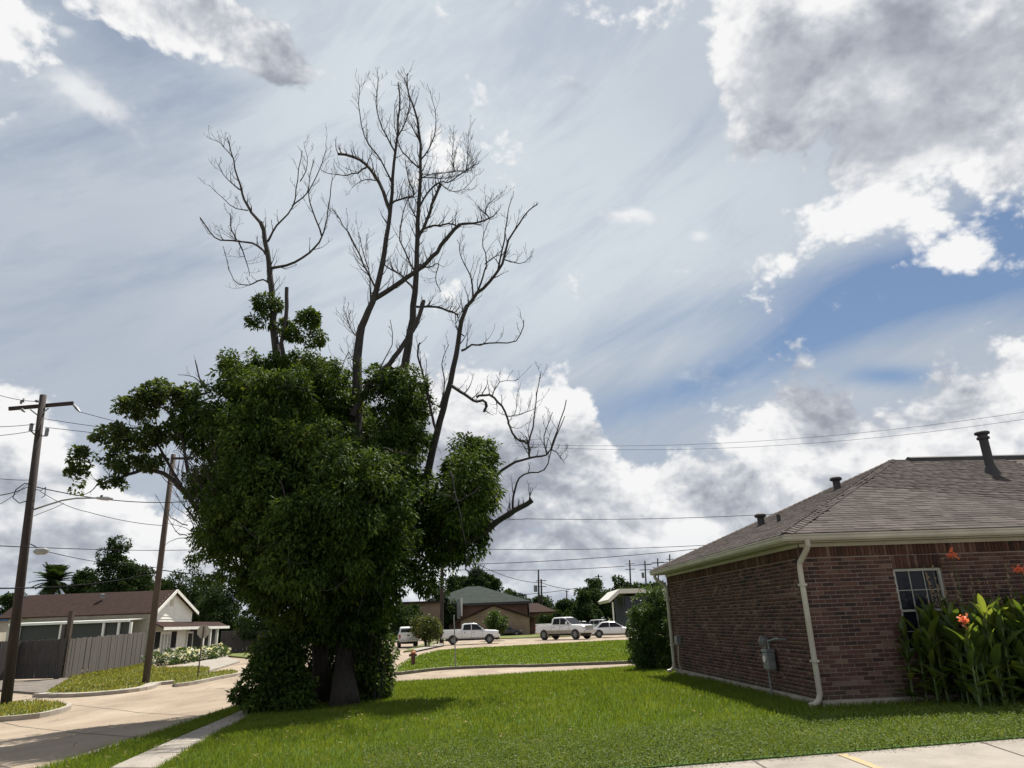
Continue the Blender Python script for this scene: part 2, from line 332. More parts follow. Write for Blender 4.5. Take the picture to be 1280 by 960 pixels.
class MB:
    def __init__(s): s.v = []; s.f = []; s.sm = False
    def add(s, vs, fs):
        b = len(s.v); s.v += [tuple(float(c) for c in v) for v in vs]; s.f += [tuple(b+i for i in f) for f in fs]; return s
    def box(s, c, size, ax=None):
        c = np.array(c, float); h = np.array(size, float)/2
        ax = np.eye(3) if ax is None else np.array(ax, float)
        vs = [c+ax[0]*h[0]*i+ax[1]*h[1]*j+ax[2]*h[2]*k for i in (-1, 1) for j in (-1, 1) for k in (-1, 1)]
        return s.add(vs, BOXF)
    def bar(s, a, b, w, h, up=(0, 0, 1)):
        a = np.array(a, float); b = np.array(b, float); d = b-a; L = np.linalg.norm(d); d /= L
        u = np.array(up, float); u = u-d*np.dot(u, d); u /= np.linalg.norm(u); r = np.cross(d, u)
        return s.box((a+b)/2, (L, w, h), (d, r, u))
    def tube(s, pts, rad, n=6, cap=True):
        P = [np.array(p, float) for p in pts]
        if not hasattr(rad, '__len__'): rad = [rad]*len(P)
        vs = []; fs = []; ref = None
        for i, p in enumerate(P):
            d = P[min(i+1, len(P)-1)]-P[max(i-1, 0)]; d = d/(np.linalg.norm(d)+1e-9)
            if ref is None: ref = np.array([1., 0, 0]) if abs(d[0]) < .8 else np.array([0, 1., 0])
            a = ref-d*np.dot(ref, d); a /= np.linalg.norm(a)+1e-9; ref = a; b = np.cross(d, a)
            for k in range(n):
                t = 2*math.pi*k/n; vs.append(p+(a*math.cos(t)+b*math.sin(t))*rad[i])
        for i in range(len(P)-1):
            for k in range(n): fs.append((i*n+k, i*n+(k+1) % n, (i+1)*n+(k+1) % n, (i+1)*n+k))
        if cap: fs.append(tuple(range(n))[::-1]); fs.append(tuple((len(P)-1)*n+k for k in range(n)))
        return s.add(vs, fs)
    def cyl(s, c, axis, r, L, n=16, r2=None):
        c = np.array(c, float); ax = np.array(axis, float); ax /= np.linalg.norm(ax)
        return s.tube([c-ax*L/2, c+ax*L/2], [r, r if r2 is None else r2], n)
    def lathe(s, base, prof, n=14, ax=(0, 0, 1)):
        base = np.array(base, float); ax = np.array(ax, float)
        return s.tube([base+ax*z for r, z in prof], [r for r, z in prof], n)
    def prism(s, poly, off):
        k = len(poly); P = [np.array(p, float) for p in poly]; o = np.array(off, float)
        fs = [tuple(range(k)), tuple(range(2*k-1, k-1, -1))]+[(i, i+k, (i+1) % k+k, (i+1) % k) for i in range(k)]
        return s.add(P+[p+o for p in P], fs)
    def build(s, name, mat, parent=None, loc=None, smooth=False, local=False, bevel=0):
        org = np.zeros(3) if local else (root_org(parent) if parent else np.array(loc if loc is not None else (0, 0, 0), float))
        me = bpy.data.meshes.new(name); me.from_pydata([tuple(np.array(v)-org) for v in s.v], [], s.f); me.materials.append(mat)
        bm = bmesh.new(); bm.from_mesh(me); bmesh.ops.recalc_face_normals(bm, faces=bm.faces)
        if bevel: bmesh.ops.bevel(bm, geom=[e for e in bm.edges if e.calc_face_angle(0) > .4], offset=bevel, segments=2, affect='EDGES', profile=.6)
        bm.to_mesh(me); bm.free()
        if smooth:
            for p in me.polygons: p.use_smooth = True
        o = link(name, me, parent, (0, 0, 0) if parent else (loc if loc is not None else (0, 0, 0))); return o
def drape(poly, dz, mat, name, thick=0, parent=None):
    """flat outline laid on the terrain; thick>0 gives it a skirt"""
    bm = bmesh.new(); vs = [bm.verts.new((p[0], p[1], 0)) for p in poly]; bm.faces.new(vs)
    for s in SK:
        bmesh.ops.bisect_plane(bm, geom=bm.verts[:]+bm.edges[:]+bm.faces[:], plane_co=(0, s, 0), plane_no=(-1.2, 1, 0))
    bmesh.ops.triangulate(bm, faces=bm.faces[:])
    for v in bm.verts: v.co.z = T(v.co.x, v.co.y)+dz
    if thick:
        be = [e for e in bm.edges if e.is_boundary]
        r = bmesh.ops.extrude_edge_only(bm, edges=be)
        for g in r['geom']:
            if isinstance(g, bmesh.types.BMVert): g.co.z -= thick
    bmesh.ops.recalc_face_normals(bm, faces=bm.faces)
    if sum(f.normal.z*f.calc_area() for f in bm.faces) < 0: bmesh.ops.reverse_faces(bm, faces=bm.faces)
    me = bpy.data.meshes.new(name); bm.to_mesh(me); bm.free(); me.materials.append(mat); return link(name, me, parent)
def smoothline(pts, n=6):
    P = [np.array(p[:2], float) for p in pts]; out = []
    for i in range(len(P)-1):
        a, b, c, d = P[max(i-1, 0)], P[i], P[i+1], P[min(i+2, len(P)-1)]
        for k in range(n):
            t = k/n; out.append(.5*(2*b+(c-a)*t+(2*a-5*b+4*c-d)*t*t+(-a+3*b-3*c+d)*t**3))
    out.append(P[-1]); return out
def strip(pts, w, side=1):
    P = [np.array(p[:2], float) for p in pts]; o = []
    for i, p in enumerate(P):
        d = P[min(i+1, len(P)-1)]-P[max(i-1, 0)]; d /= np.linalg.norm(d)+1e-9; o.append(p+np.array([-d[1], d[0]])*w*side)
    return P+o[::-1]
def GG(l): return [G(*p)[:2] for p in l]
# ------------------------------------------------------------------ ground, roads, pavements
S = dict(kind='structure')
ground = drape([(-900, -250), (900, -250), (900, 1500), (-900, 1500)], -.22, MAT['earth'], 'ground'); tag(ground, **S)
yard_road_edge = [(-5.4, -6)]+GG([(62, 960), (180, 922), (290, 885)])+GG([(340, 872), (420, 862), (470, 856), (492, 853), (560, 849), (640, 843), (740, 837.5), (813, 832)])
road = drape([(-5.0, -6)]+yard_road_edge[1:]+[(40, 30), (70, 60), (70, 112), (5, 118), (-20, 118), (-60, 118), (-60, 60), (-30.5, 56), (-30, 40), (-60, 40), (-60, -6)], -.12, MAT['road'], 'road'); tag(road, **S)
lot_edge = [(-6, 6.9), G(770, 962)[:2], G(1000, 943.5)[:2], G(1280, 921)[:2], (40, 15.9)]
lawn_poly = [lot_edge[0]]+[(-5.75, 7.5)]+GG([(62, 960), (180, 922), (290, 885), (340, 872), (420, 862), (470, 856), (492, 853), (560, 849), (640, 843), (740, 837.5), (813, 832)])+[(40, 31), (40, 15.9)]+lot_edge[1:4][::-1]
lawn = drape(lawn_poly, 0, MAT['lawn'], 'lawn', .14); tag(lawn, **S)
lot = drape([(-6, -8)]+[lot_edge[0]]+lot_edge[1:]+[(40, -8)], -.015, MAT['conc'], 'parking_lot', .12); tag(lot, **S)
# kerb along the street side of the lawn
kl = smoothline(yard_road_edge[1:4]+yard_road_edge[4:], 3)
kb = drape(strip(kl, .15, 1), .012, MAT['kerb'], 'kerb', .15); tag(kb, **S)
# sidewalk slabs
sw_l = GG([(142, 960), (300, 890)]); sw_r = GG([(200, 960), (322, 890)])
sw = drape([sw_l[0], sw_r[0], sw_r[1], sw_l[1]], .004, MAT['joint'], 'sidewalk', .02); tag(sw, **S)
def ext(a, b, t): return np.array(a)+(np.array(b)-np.array(a))*t
t0 = -.45
while t0 < 2.0:
    t1 = t0+.145; e = .0025
    drape([ext(*sw_l, t0+e), ext(*sw_r, t0+e), ext(*sw_r, t1-e), ext(*sw_l, t1-e)], .022, MAT['conc'], 'slab', .03, sw); t0 = t1
for pl in ([(195, 914), (60, 905), (0, 896)], [(270, 889), (150, 882), (90, 876)], [(60, 958), (-40, 938)]):
    tag(drape(strip(GG(pl), .03, 1), -.115, MAT['joint'], 'road_joint'), **S)
# parking lot markings and joints
def ribbon(pxs, w, dz, mat, name, parent=None): return drape(strip([G(*p)[:2] for p in pxs], w, 1), dz, mat, name, 0, parent)
st = ribbon([(1046, 941.5), (1110, 966), (1300, 1040)], .10, -.009, MAT['stripe'], 'parking_stripe'); tag(st, **S)
for a in ([(940, 949), (985, 975), (1100, 1040)], [(1225, 926), (1420, 990)]): tag(ribbon(a, .018, -.010, MAT['joint'], 'expansion_joint'), **S)
# far side of the side street: long lawn with kerb
fl = smoothline(GG([(813, 825), (740, 828), (640, 831), (560, 834), (520, 838), (497, 840.5), (493, 838), (498, 832), (507, 826), (519, 820.5), (538, 815.5), (560, 812), (640, 807.5), (700, 804), (760, 801), (800, 799.5), (830, 799)]), 3)
far_lawn = drape(fl+[(30, 66), (30, 42)], 0, MAT['lawn'], 'grass_island', .14); tag(far_lawn, **S)
tag(drape(strip(fl[::-1], .16, 1), .015, MAT['kerb'], 'kerb', .15), **S)
# narrow median by the parked pickup
md = GG([(504, 814), (520, 812), (545, 807), (552, 804), (540, 803), (525, 806)])
tag(drape(md, 0, MAT['lawn_dry'], 'verge', .14), **S)
tag(drape(GG([(520, 813.5), (556, 806), (552, 803.5), (516, 811.5)]), .012, MAT['conc'], 'pavement', .02), **S)
tag(drape([(-12, 96), (2, 94), (14, 96), (30, 98), (30, 118.5), (-12, 118.5)], -.02, MAT['lawn_dry'], 'verge', .12), **S)
# left corner
isl = smoothline(GG([(-60, 900), (0, 896), (45, 892), (74, 885.5), (83, 881), (70, 878), (40, 876.5), (0, 879), (-60, 880)]), 3)
tag(drape(isl, 0, MAT['lawn_dry'], 'verge', .14), **S); tag(drape(strip(isl[:16], .15, -1), .014, MAT['kerb'], 'kerb', .15), **S)
lf = smoothline(GG([(57, 866), (100, 866), (150, 862), (175, 858), (187, 853.5), (215, 850.5), (235, 845), (262, 837), (250, 833), (196, 834.5), (188, 828)]), 3)
leftlawn = drape(lf+[(-28.6, 58), (-30.9, 62)]+GG([(120, 836), (95, 843)]), 0, MAT['lawn_dry'], 'lawn_corner', .14); tag(leftlawn, **S)
tag(drape(strip(lf[:16], .5, -1), .013, MAT['kerb'], 'kerb', .15), **S)
tag(drape(GG([(0, 861), (57, 865.5), (80, 850), (121, 838), (77, 847.5), (0, 851)]), -.03, MAT['gravel'], 'gravel_driveway', .1), **S)
si = smoothline(GG([(218, 855), (240, 852), (270, 846), (297, 841), (290, 837.5), (262, 841), (235, 847), (218, 852), (218, 855)]), 3)
tag(drape(si, .01, MAT['lawn_dry'], 'verge', .15), **S); tag(drape(strip(si[:11], .2, -1), .016, MAT['kerb'], 'kerb', .16), **S)
tag(drape(GG([(285, 819.5), (340, 824), (350, 811), (292, 814)]), 0, MAT['lawn_dry'], 'verge', .13), **S)
tag(drape(GG([(205, 834.5), (262, 837.5), (300, 826), (283, 820)]), -.02, MAT['conc'], 'concrete_driveway', .1), **S)
# ------------------------------------------------------------------ grass
def inpoly(x, y, poly):
    c = np.zeros(len(x), bool); P = [tuple(p[:2]) for p in poly]; j = len(P)-1
    for i in range(len(P)):
        xi, yi = P[i]; xj, yj = P[j]
        if yi != yj: c ^= ((yi > y) != (yj > y)) & (x < (xj-xi)*(y-yi)/(yj-yi)+xi)
        j = i
    return c
def inview(x, y, m=60):
    v0 = x*RT[0]+y*RT[1]-1.6*RT[2]; z = x*FW[0]+y*FW[1]-1.6*FW[2]; u = -(x*UP[0]+y*UP[1]-1.6*UP[2])
    px = 640+FPX*v0/np.maximum(z, .1); py = 480+FPX*u/np.maximum(z, .1)
    return (z > .3) & (px > -m) & (px < 1280+m) & (py < 960+m*2)
def Tv(x, y): return np.interp(y-1.2*x, SK, ZK)
def blades(poly, holes, k, hmul, mat, name, ymax, dz=0, wmul=1., maxn=260000, hmin=.05):
    P = np.array([p[:2] for p in poly]); lo = P.min(0); hi = P.max(0); hi[1] = min(hi[1], ymax); lo[1] = max(lo[1], 4)
    out = []; bands = np.geomspace(max(lo[1], 5), hi[1], 14)
    for a, b in zip(bands[:-1], bands[1:]):
        ym = (a+b)/2; n = int((b-a)*(hi[0]-lo[0])*k/ym**1.35)
        x = RNG.uniform(lo[0], hi[0], n); y = RNG.uniform(a, b, n); m = inview(x, y) & inpoly(x, y, P)
        for h in holes: m &= ~inpoly(x, y, h)
        out.append(np.stack([x[m], y[m]], 1))
    q = np.concatenate(out)
    if len(q) > maxn: q = q[RNG.choice(len(q), maxn, False)]
    n = len(q); d = np.hypot(q[:, 0], q[:, 1]); w = np.maximum(.005, d*.00062)*RNG.uniform(.7, 1.5, n)*wmul
    # tufty height field
    f = .5+.5*np.sin(q[:, 0]*2.1+1.7*np.sin(q[:, 1]*1.3))*np.sin(q[:, 1]*1.9+2*np.sin(q[:, 0]*.9))
    h = (hmin+RNG.uniform(0, .05, n)+.025*f+RNG.exponential(.008, n))*hmul
    th = RNG.uniform(0, 2*np.pi, n); lean = RNG.uniform(.1, .9, n)*h; la = RNG.uniform(0, 2*np.pi, n)
    z = Tv(q[:, 0], q[:, 1])+dz; c = np.stack([q[:, 0], q[:, 1], z], 1)
    wd = np.stack([np.cos(th), np.sin(th), 0*th], 1)*w[:, None]/2; l = np.stack([np.cos(la)*lean, np.sin(la)*lean, h], 1)
    lm = np.stack([np.cos(la)*lean*.3, np.sin(la)*lean*.3, h*.6], 1)
    co = np.stack([c-wd, c+wd, c+lm+wd*.8, c+lm-wd*.8, c+l], 1).reshape(-1, 3)
    i = np.arange(n)*5; tri = np.concatenate([np.stack([i, i+1, i+2], 1), np.stack([i, i+2, i+3], 1), np.stack([i+3, i+2, i+4], 1)])
    me = npmesh(name, co, 3, mat, tri); o = link(name, me); tag(o, kind='stuff'); return o
swp = [ext(*sw_l, -.5), ext(*sw_r, -.5), ext(*sw_r, 2), ext(*sw_l, 2)]
HC = np.array([4.831, 12.552, 0]); HD = np.array([4.216, 21.076, 0]); WD = (HD-HC)/np.linalg.norm(HD-HC); FD = np.array([WD[1], -WD[0], 0])
house_hole = [HC, HC+FD*12, HC+FD*12+WD*8.6, HD]
tag(blades(lawn_poly, [swp, house_hole], 30000, .85, MAT['blade'], 'grass', 45, maxn=420000, wmul=.85), 'thick green mown grass between the brick house and the sidewalk', 'grass')
tag(blades(fl+[(30, 66), (30, 42)], [], 16000, .8, MAT['blade'], 'grass', 70, wmul=1.6, maxn=60000), 'bright green grass on the long island across the side street', 'grass')
for pl, lb in ((isl, 'dry grass round the foot of the nearest utility pole'), (lf+[(-28.6, 58), (-30.9, 62)]+GG([(120, 836), (95, 843)]), 'yellowish grass in front of the board fence and white house'), (si, 'narrow dry grass strip round the stop sign post')):
    tag(blades(pl, [], 9000, .9, MAT['blade_dry'], 'grass', 62, wmul=1.6, maxn=16000), lb, 'grass')
# ragged grass creeping over the parking lot edge, and the clover band behind it
def clover():
    e0, e1 = np.array(G(700, 968)[:2]), np.array(lot_edge[3][:2]); n = 60000
    t = RNG.uniform(-.35, 1.5, n); off = RNG.beta(1.0, 1.6, n)*2.6-.04+RNG.normal(0, .07, n)
    p = e0+(e1-e0)*t[:, None]; nr = np.array([-(e1-e0)[1], (e1-e0)[0]]); nr /= np.linalg.norm(nr); p = p+nr*off[:, None]
    m = inview(p[:, 0], p[:, 1]) & ~inpoly(p[:, 0], p[:, 1], house_hole); p = p[m]; n = len(p)
    z = Tv(p[:, 0], p[:, 1])+RNG.uniform(.015, .085, n); c = np.stack([p[:, 0], p[:, 1], z], 1)
    a = RNG.normal(0, 1, (n, 3)); a[:, 2] *= .35; a /= np.linalg.norm(a, axis=1)[:, None]; b = np.cross(a, RNG.normal(0, .9, (n, 3))+[0, 0, 1]); b /= np.linalg.norm(b, axis=1)[:, None]
    s = RNG.uniform(.007, .015, n)[:, None]; co = np.stack([c-a*s, c-b*s*.8, c+a*s, c+b*s*.8], 1).reshape(-1, 3)
    return link('ground_cover', npmesh('ground_cover', co, 4, MAT['clover']))
tag(clover(), 'pale green clover and weeds along the edge of the parking lot', 'ground cover', kind='stuff')

def litter(n):
    """fallen dry leaves and twigs on the lawn and pavement round the dying tree"""
    c0 = G(430, 884)[:2]; p = c0+RNG.normal(0, 1, (n, 2))*[3.6, 4.2]+[.5, -3.0]; m = inview(p[:, 0], p[:, 1]) & ~inpoly(p[:, 0], p[:, 1], house_hole); p = p[m]; n = len(p)
    z = Tv(p[:, 0], p[:, 1])+RNG.uniform(.03, .08, n); z = np.where(inpoly(p[:, 0], p[:, 1], yard_out), z, Tv(p[:, 0], p[:, 1])-.105)
    c = np.stack([p[:, 0], p[:, 1], z], 1); a = RNG.normal(0, 1, (n, 3)); a[:, 2] *= .25; a /= np.linalg.norm(a, axis=1)[:, None]; b = np.cross(a, [0, 0, 1]); s = RNG.uniform(.02, .05, n)[:, None]
    return link('fallen_leaves', npmesh('fallen_leaves', np.stack([c-a*s, c-b*s*.35, c+a*s, c+b*s*.35], 1).reshape(-1, 3), 4, MAT['dryleaf']))
yard_out = lawn_poly
MAT['dryleaf'] = leafmat('dry_leaf', [(0, (.12, .075, .035)), (.5, (.22, .15, .07)), (1, (.34, .27, .12))], .2, .8, spec=.2); N.t = WT
tag(litter(1500), 'dry fallen leaves scattered over the lawn by the big tree', 'fallen leaves', kind='stuff')
# ------------------------------------------------------------------ brick house on the right
Z3 = np.array([0, 0, 1.]); HL = 8.55; HF = 12.0; WH = 2.58
house = thing('brick_house', HC, 'low red brick house with a hipped shingle roof, filling the right side', 'house')
XW = 1.604, 2.468, .78, 2.114                       # window: left, right, sill, head along the front wall
def wp(side, l, z, out=0.0):                       # point on a wall; side 0 = front wall, 1 = left wall
    return (HC+FD*l-WD*out if side == 0 else HC+WD*l-FD*out)+Z3*z
mb = MB()
mb.prism([wp(0, .003, 0, -.003), wp(0, HF, 0, -.003), wp(0, HF, 0, -.2), wp(0, .2, 0, -.2)], Z3*.779)
mb.prism([wp(0, .003, .78, -.003), wp(0, XW[0], .78, -.003), wp(0, XW[0], .78, -.2), wp(0, .2, .78, -.2)], Z3*1.33)
mb.prism([wp(0, XW[1], .78, -.003), wp(0, HF, .78, -.003), wp(0, HF, .78, -.2), wp(0, XW[1], .78, -.2)], Z3*1.33)
mb.prism([wp(0, .003, 2.12, -.003), wp(0, HF, 2.12, -.003), wp(0, HF, 2.12, -.2), wp(0, .2, 2.12, -.2)], Z3*.50)
mb.prism([wp(1, .21, 0, -.003), wp(1, HL-.003, 0, -.003), wp(1, HL-.003, 0, -.2), wp(1, .21, 0, -.2)], Z3*2.62)
mb.prism([wp(1, HL-.003, 0, -.21), wp(1, HL-.2, 0, -.21), wp(1, HL-.2, 0, -HF), wp(1, HL-.003, 0, -HF)], Z3*2.62)
wall = mb.build('wall', MAT['mortar'], house)
fd_ = MB(); fd_.prism([wp(0, -.02, -.5, .02), wp(0, HF, -.5, .02), wp(0, HF, -.5, -.1), wp(0, .1, -.5, -.1)], Z3*.60)
fd_.prism([wp(1, .11, -.5, .02), wp(1, HL+.02, -.5, .02), wp(1, HL+.02, -.5, -.1), wp(1, .11, -.5, -.1)], Z3*.60); fd_.build('foundation', MAT['kerb'], house)
# bricks: (centre, length axis, height axis, out axis, size)
BR = []
CO = .0677; BL = .2136
def course(side, length, z, off, holes=()):
    a = FD if side == 0 else WD; o = -WD if side == 0 else -FD; x = -off
    while x < length:
        x0, x1 = max(x, 0), min(x+BL-.0150, length); x += BL
        segs = [(x0, x1)]
        for (h0, h1, hz0, hz1) in holes:
            if hz0 < z+.03 and z-.03 < hz1:
                ns = []
                for s0, s1 in segs:
                    if s1 <= h0 or s0 >= h1: ns.append((s0, s1))
                    else:
                        if s0 < h0: ns.append((s0, h0-.004))
                        if s1 > h1: ns.append((h1+.004, s1))
                segs = ns
        for s0, s1 in segs:
            if s1-s0 > .03:
                BR.append((wp(side, (s0+s1)/2, z, 0), a, Z3, o, (s1-s0, .0555, .016)))
zz = .10+.034
k = 0
while zz < 2.33:
    for side, ln in ((0, HF if zz > 9 else 6.2), (1, HL)):
        course(side, ln, zz, (0 if k % 2 else .107)+random.uniform(0, .004), [(XW[0], XW[1], XW[2]-.13, XW[3]+.205)] if side == 0 else [])
    zz += CO; k += 1
for side, ln in ((0, 6.2), (1, HL)):
    x = .03
    while x < ln: BR.append((wp(side, x, 2.455, 0), Z3, FD if side == 0 else WD, -WD if side == 0 else -FD, (.215, .057, .028))); x += .0677
x = XW[0]+.03
while x < XW[1]: BR.append((wp(0, x, XW[3]+.112, 0), Z3, FD, -WD, (.215, .057, .028))); BR.append((wp(0, x, XW[2]-.06, -.002), WD, FD, Z3, (.10, .057, .11))); x += .0677
def pieces(lst, n, score, one, many, name, many_name, parent, jit=.003, org=None):
    """the n nearest pieces as objects sharing one unit mesh, the rest joined in one mesh"""
    lst = sorted(lst, key=score); org = root_org(parent)
    lst = [(c, a, b if np.dot(np.cross(a, b), o) > 0 else -b, o, s) for c, a, b, o, s in lst]
    cube = [(x, y, z) for x in (-.5, .5) for y in (-.5, .5) for z in (-.5, .5)]
    um = bpy.data.meshes.new(name); um.from_pydata(cube, [], BOXF); um.materials.append(one)
    for c, a, b, o, s in lst[:n]:
        ob = bpy.data.objects.new(name, um); COL.objects.link(ob); ob.parent = parent
        q = c+o*random.uniform(-jit, jit)-org; A, B, O = a*s[0], b*s[1], o*s[2]
        ob.matrix_local = Matrix(((A[0], B[0], O[0], q[0]), (A[1], B[1], O[1], q[1]), (A[2], B[2], O[2], q[2]), (0, 0, 0, 1)))
    rest = lst[n:]
    if rest:
        C = np.array([r[0] for r in rest]); A = np.array([r[1]*r[4][0] for r in rest]); B = np.array([r[2]*r[4][1] for r in rest]); O = np.array([r[3]*r[4][2] for r in rest])
        C = C+O/np.linalg.norm(O, axis=1)[:, None]*RNG.uniform(-jit, jit, (len(C), 1))
        cu = np.array(cube); V = C[:, None]+A[:, None]*cu[None, :, :1]+B[:, None]*cu[None, :, 1:2]+O[:, None]*cu[None, :, 2:]
        F = (np.arange(len(C))*8)[:, None, None]+np.array(BOXF)[None]
        o = link(many_name, npmesh(many_name, V.reshape(-1, 3)-org, 4, many, F.reshape(-1, 4)), parent); o['kind'] = 'stuff'
def bscore(b):
    c = b[0]; px, py = proj(c); d = np.linalg.norm(c-EYE)
    return d+(100 if px > 1290 or (np.dot(c-HC, FD) > 1.75 and c[2] < 1.7) else 0)+(3.5 if abs(np.dot(b[3], FD)) > .9 else 0)
pieces(BR, 300, bscore, MAT['brick'], MAT['bricks'], 'brick', 'brickwork', wall)
# window
wn_ = MB(); fr = .045
def wb(l0, l1, z0, z1, o0, o1, m): m.prism([wp(0, l0, z0, o0), wp(0, l1, z0, o0), wp(0, l1, z0, o1), wp(0, l0, z0, o1)], Z3*(z1-z0))
wb(XW[0]+.004, XW[0]+fr, XW[2], XW[3], -.10, -.03, wn_); wb(XW[1]-fr, XW[1]-.004, XW[2], XW[3], -.10, -.03, wn_)
wb(XW[0]+fr, XW[1]-fr, XW[3]-fr, XW[3]-.002, -.10, -.03, wn_); wb(XW[0]+fr, XW[1]-fr, XW[2]+.002, XW[2]+fr, -.10, -.03, wn_)
wb(XW[0]+fr, XW[1]-fr, 1.405, 1.44, -.095, -.035, wn_)
win = wn_.build('window', MAT['win'], house)
g = MB(); wb(XW[0]+fr, XW[1]-fr, XW[2]+fr, XW[3]-fr, -.085, -.075, g); g.build('pane', MAT['glass'], win)
for i in (1, 2):
    l = XW[0]+fr+(XW[1]-XW[0]-2*fr)*i/3; b = MB(); wb(l-.006, l+.006, XW[2]+fr, XW[3]-fr, -.074, -.055, b); b.build('muntin', MAT['win'], win)
for z in (1.09, 1.755):
    b = MB(); wb(XW[0]+fr, XW[1]-fr, z-.006, z+.006, -.0735, -.053, b); b.build('muntin', MAT['win'], win)
# soffit, fascia, gutter
EO = .30
E0 = HC-WD*EO-FD*EO; E1 = HC+WD*(HL+EO)-FD*EO; EF = HC-WD*EO+FD*HF; EB = HC+WD*(HL+EO)+FD*HF
s_ = MB(); s_.prism([E0+Z3*2.585, EF+Z3*2.585, HC+FD*HF+Z3*2.585, HC+Z3*2.585], Z3*.02); s_.prism([E0+Z3*2.5855, HC+Z3*2.5855, HD+Z3*2.5855, E1+Z3*2.5855], Z3*.02)
s_.build('soffit', MAT['soffit'], house)
fz = MB(); fz.prism([wp(0, 0, 2.52, .035), wp(0, HF, 2.52, .035), wp(0, HF, 2.52, .012), wp(0, 0, 2.52, .012)], Z3*.06)
fz.prism([wp(1, -.03, 2.52, .035), wp(1, HL, 2.52, .035), wp(1, HL, 2.52, .012), wp(1, -.012, 2.52, .012)], Z3*.06); fz.build('frieze', MAT['trim'], house)
def gutter(a, b, out):
    prof = [(0, 0), (.06, 0), (.085, .035), (.085, .075), (.10, .085), (.10, .11), (.09, .11), (0, .10)]
    m = MB(); m.prism([a+out*x+Z3*(2.60+z) for x, z in prof], b-a); return m.build('gutter', MAT['trim'], house)
fa = MB(); fa.prism([E0+Z3*2.575, EF+Z3*2.575, EF+WD*.02+Z3*2.575, E0+WD*.02+Z3*2.575], Z3*.15)
fa.prism([E0+WD*.021+Z3*2.575, E1+Z3*2.575, E1+FD*.02+Z3*2.575, E0+WD*.021+FD*.02+Z3*2.575], Z3*.149); fa.build('fascia', MAT['trim'], house)
gutter(E0-FD*.10, EF, -WD); gutter(E0, E1+WD*.05, -FD)
# roof planes
RT_T, RP = 5.75, .415                              # run from eave to ridge, pitch
Ez = 2.715
e0 = HC-WD*(EO+.05)-FD*(EO+.05)+Z3*Ez; e1 = HC+WD*(HL+EO+.05)-FD*(EO+.05)+Z3*Ez; ef = HC-WD*(EO+.05)+FD*HF+Z3*Ez; eb = HC+WD*(HL+EO+.05)+FD*HF+Z3*Ez
apex = e0+(FD+WD)*RT_T+Z3*RP*RT_T; aR = ef+WD*RT_T+Z3*RP*RT_T
rf = MB(); rf.add([e0, ef, aR, apex, e1, eb, e0-Z3*.03, ef-Z3*.03, e1-Z3*.03, eb-Z3*.03], [(0, 1, 2, 3), (0, 3, 4), (4, 3, 2, 5), (6, 7, 1, 0), (8, 6, 0, 4), (5, 9, 8, 4), (6, 8, 9, 7), (1, 7, 9, 5, 2)])
roof = rf.build('roof', MAT['shingles'], house)
SH = []
def shingles(o, along, inw, slope_run, length, clipfn, other):
    up = inw+Z3*slope; up = up/np.linalg.norm(up); nrm = np.cross(along, up); nrm *= np.sign(nrm[2]); nrm /= np.linalg.norm(nrm)
    L = slope_run*math.sqrt(1+slope**2); r = 0; k = 0
    while r < L:
        x = -random.uniform(0, .3)
        while x < length:
            w = random.choice((.17, .22, .30, .33)); xm = x+w/2; run = r/math.sqrt(1+slope**2)
            if clipfn(xm, run, w):
                th = random.choice((.010, .011, .013))
                up2 = up+nrm*-.045; up2 /= np.linalg.norm(up2); n2 = np.cross(along, up2); n2 *= np.sign(n2[2])
                SH.append((o+along*xm+up*(r+.075)+nrm*(.012), along, up2, n2, (w-.006, .165, th)))
            x += w
        r += .143; k += 1
slope = RP
shingles(e0, FD, WD, RT_T, 8.5, lambda x, r, w: x-w/2 > r-.03 and r < RT_T-.05, 0)
slope = RP
back = (HL+2*(EO+.05))-RT_T
shingles(e0, WD, FD, RT_T, HL+.7, lambda x, r, w: x-w/2 > r-.03 and x+w/2 < (HL+.7)-r*back/RT_T+.03 and r < RT_T-.05, 1)
pieces(SH, 300, lambda s: np.linalg.norm(s[0]-EYE)+(50 if proj(s[0])[0] > 1290 else 0)-(.0 if abs(np.dot(s[1], FD)) > .9 else -4), MAT['shingle'], MAT['shingles'], 'shingle', 'shingle_field', roof, .002)
HCp = []
hd = apex-e0; hl = np.linalg.norm(hd); hd /= hl; side = np.cross(hd, Z3); side /= np.linalg.norm(side); hn = np.cross(side, hd)
def caps(p0, d, L, m):
    r = 0; sd = np.cross(d, Z3); sd /= np.linalg.norm(sd); n = np.cross(sd, d); n *= np.sign(n[2])
    while r < L:
        a = p0+d*r+n*.045; b = p0+d*(r+.20)+n*.030
        for s in (1, -1): m.add([a, b, b+sd*s*.12-n*.045, a+sd*s*.12-n*.045, a-n*.02, a+sd*s*.12-n*.065], [(0, 1, 2, 3), (0, 3, 5, 4)])
        r += .143
cp = MB(); caps(e0, hd, hl, cp); cp.build('hip_cap', MAT['shingles'], roof)
cp = MB(); b2 = e1-apex; l2 = np.linalg.norm(b2); caps(e1, -b2/l2, l2, cp); cp.build('hip_cap', MAT['shingles'], roof)
rv = MB(); rv.prism([apex+FD*.45+WD*-.15+Z3*-.05, apex+FD*.45+WD*-.13+Z3*.05, apex+FD*.45+Z3*.10, apex+FD*.45+WD*.13+Z3*.05, apex+FD*.45+WD*.15+Z3*-.05], FD*8); rv.build('ridge_vent', MAT['ventm'], roof)
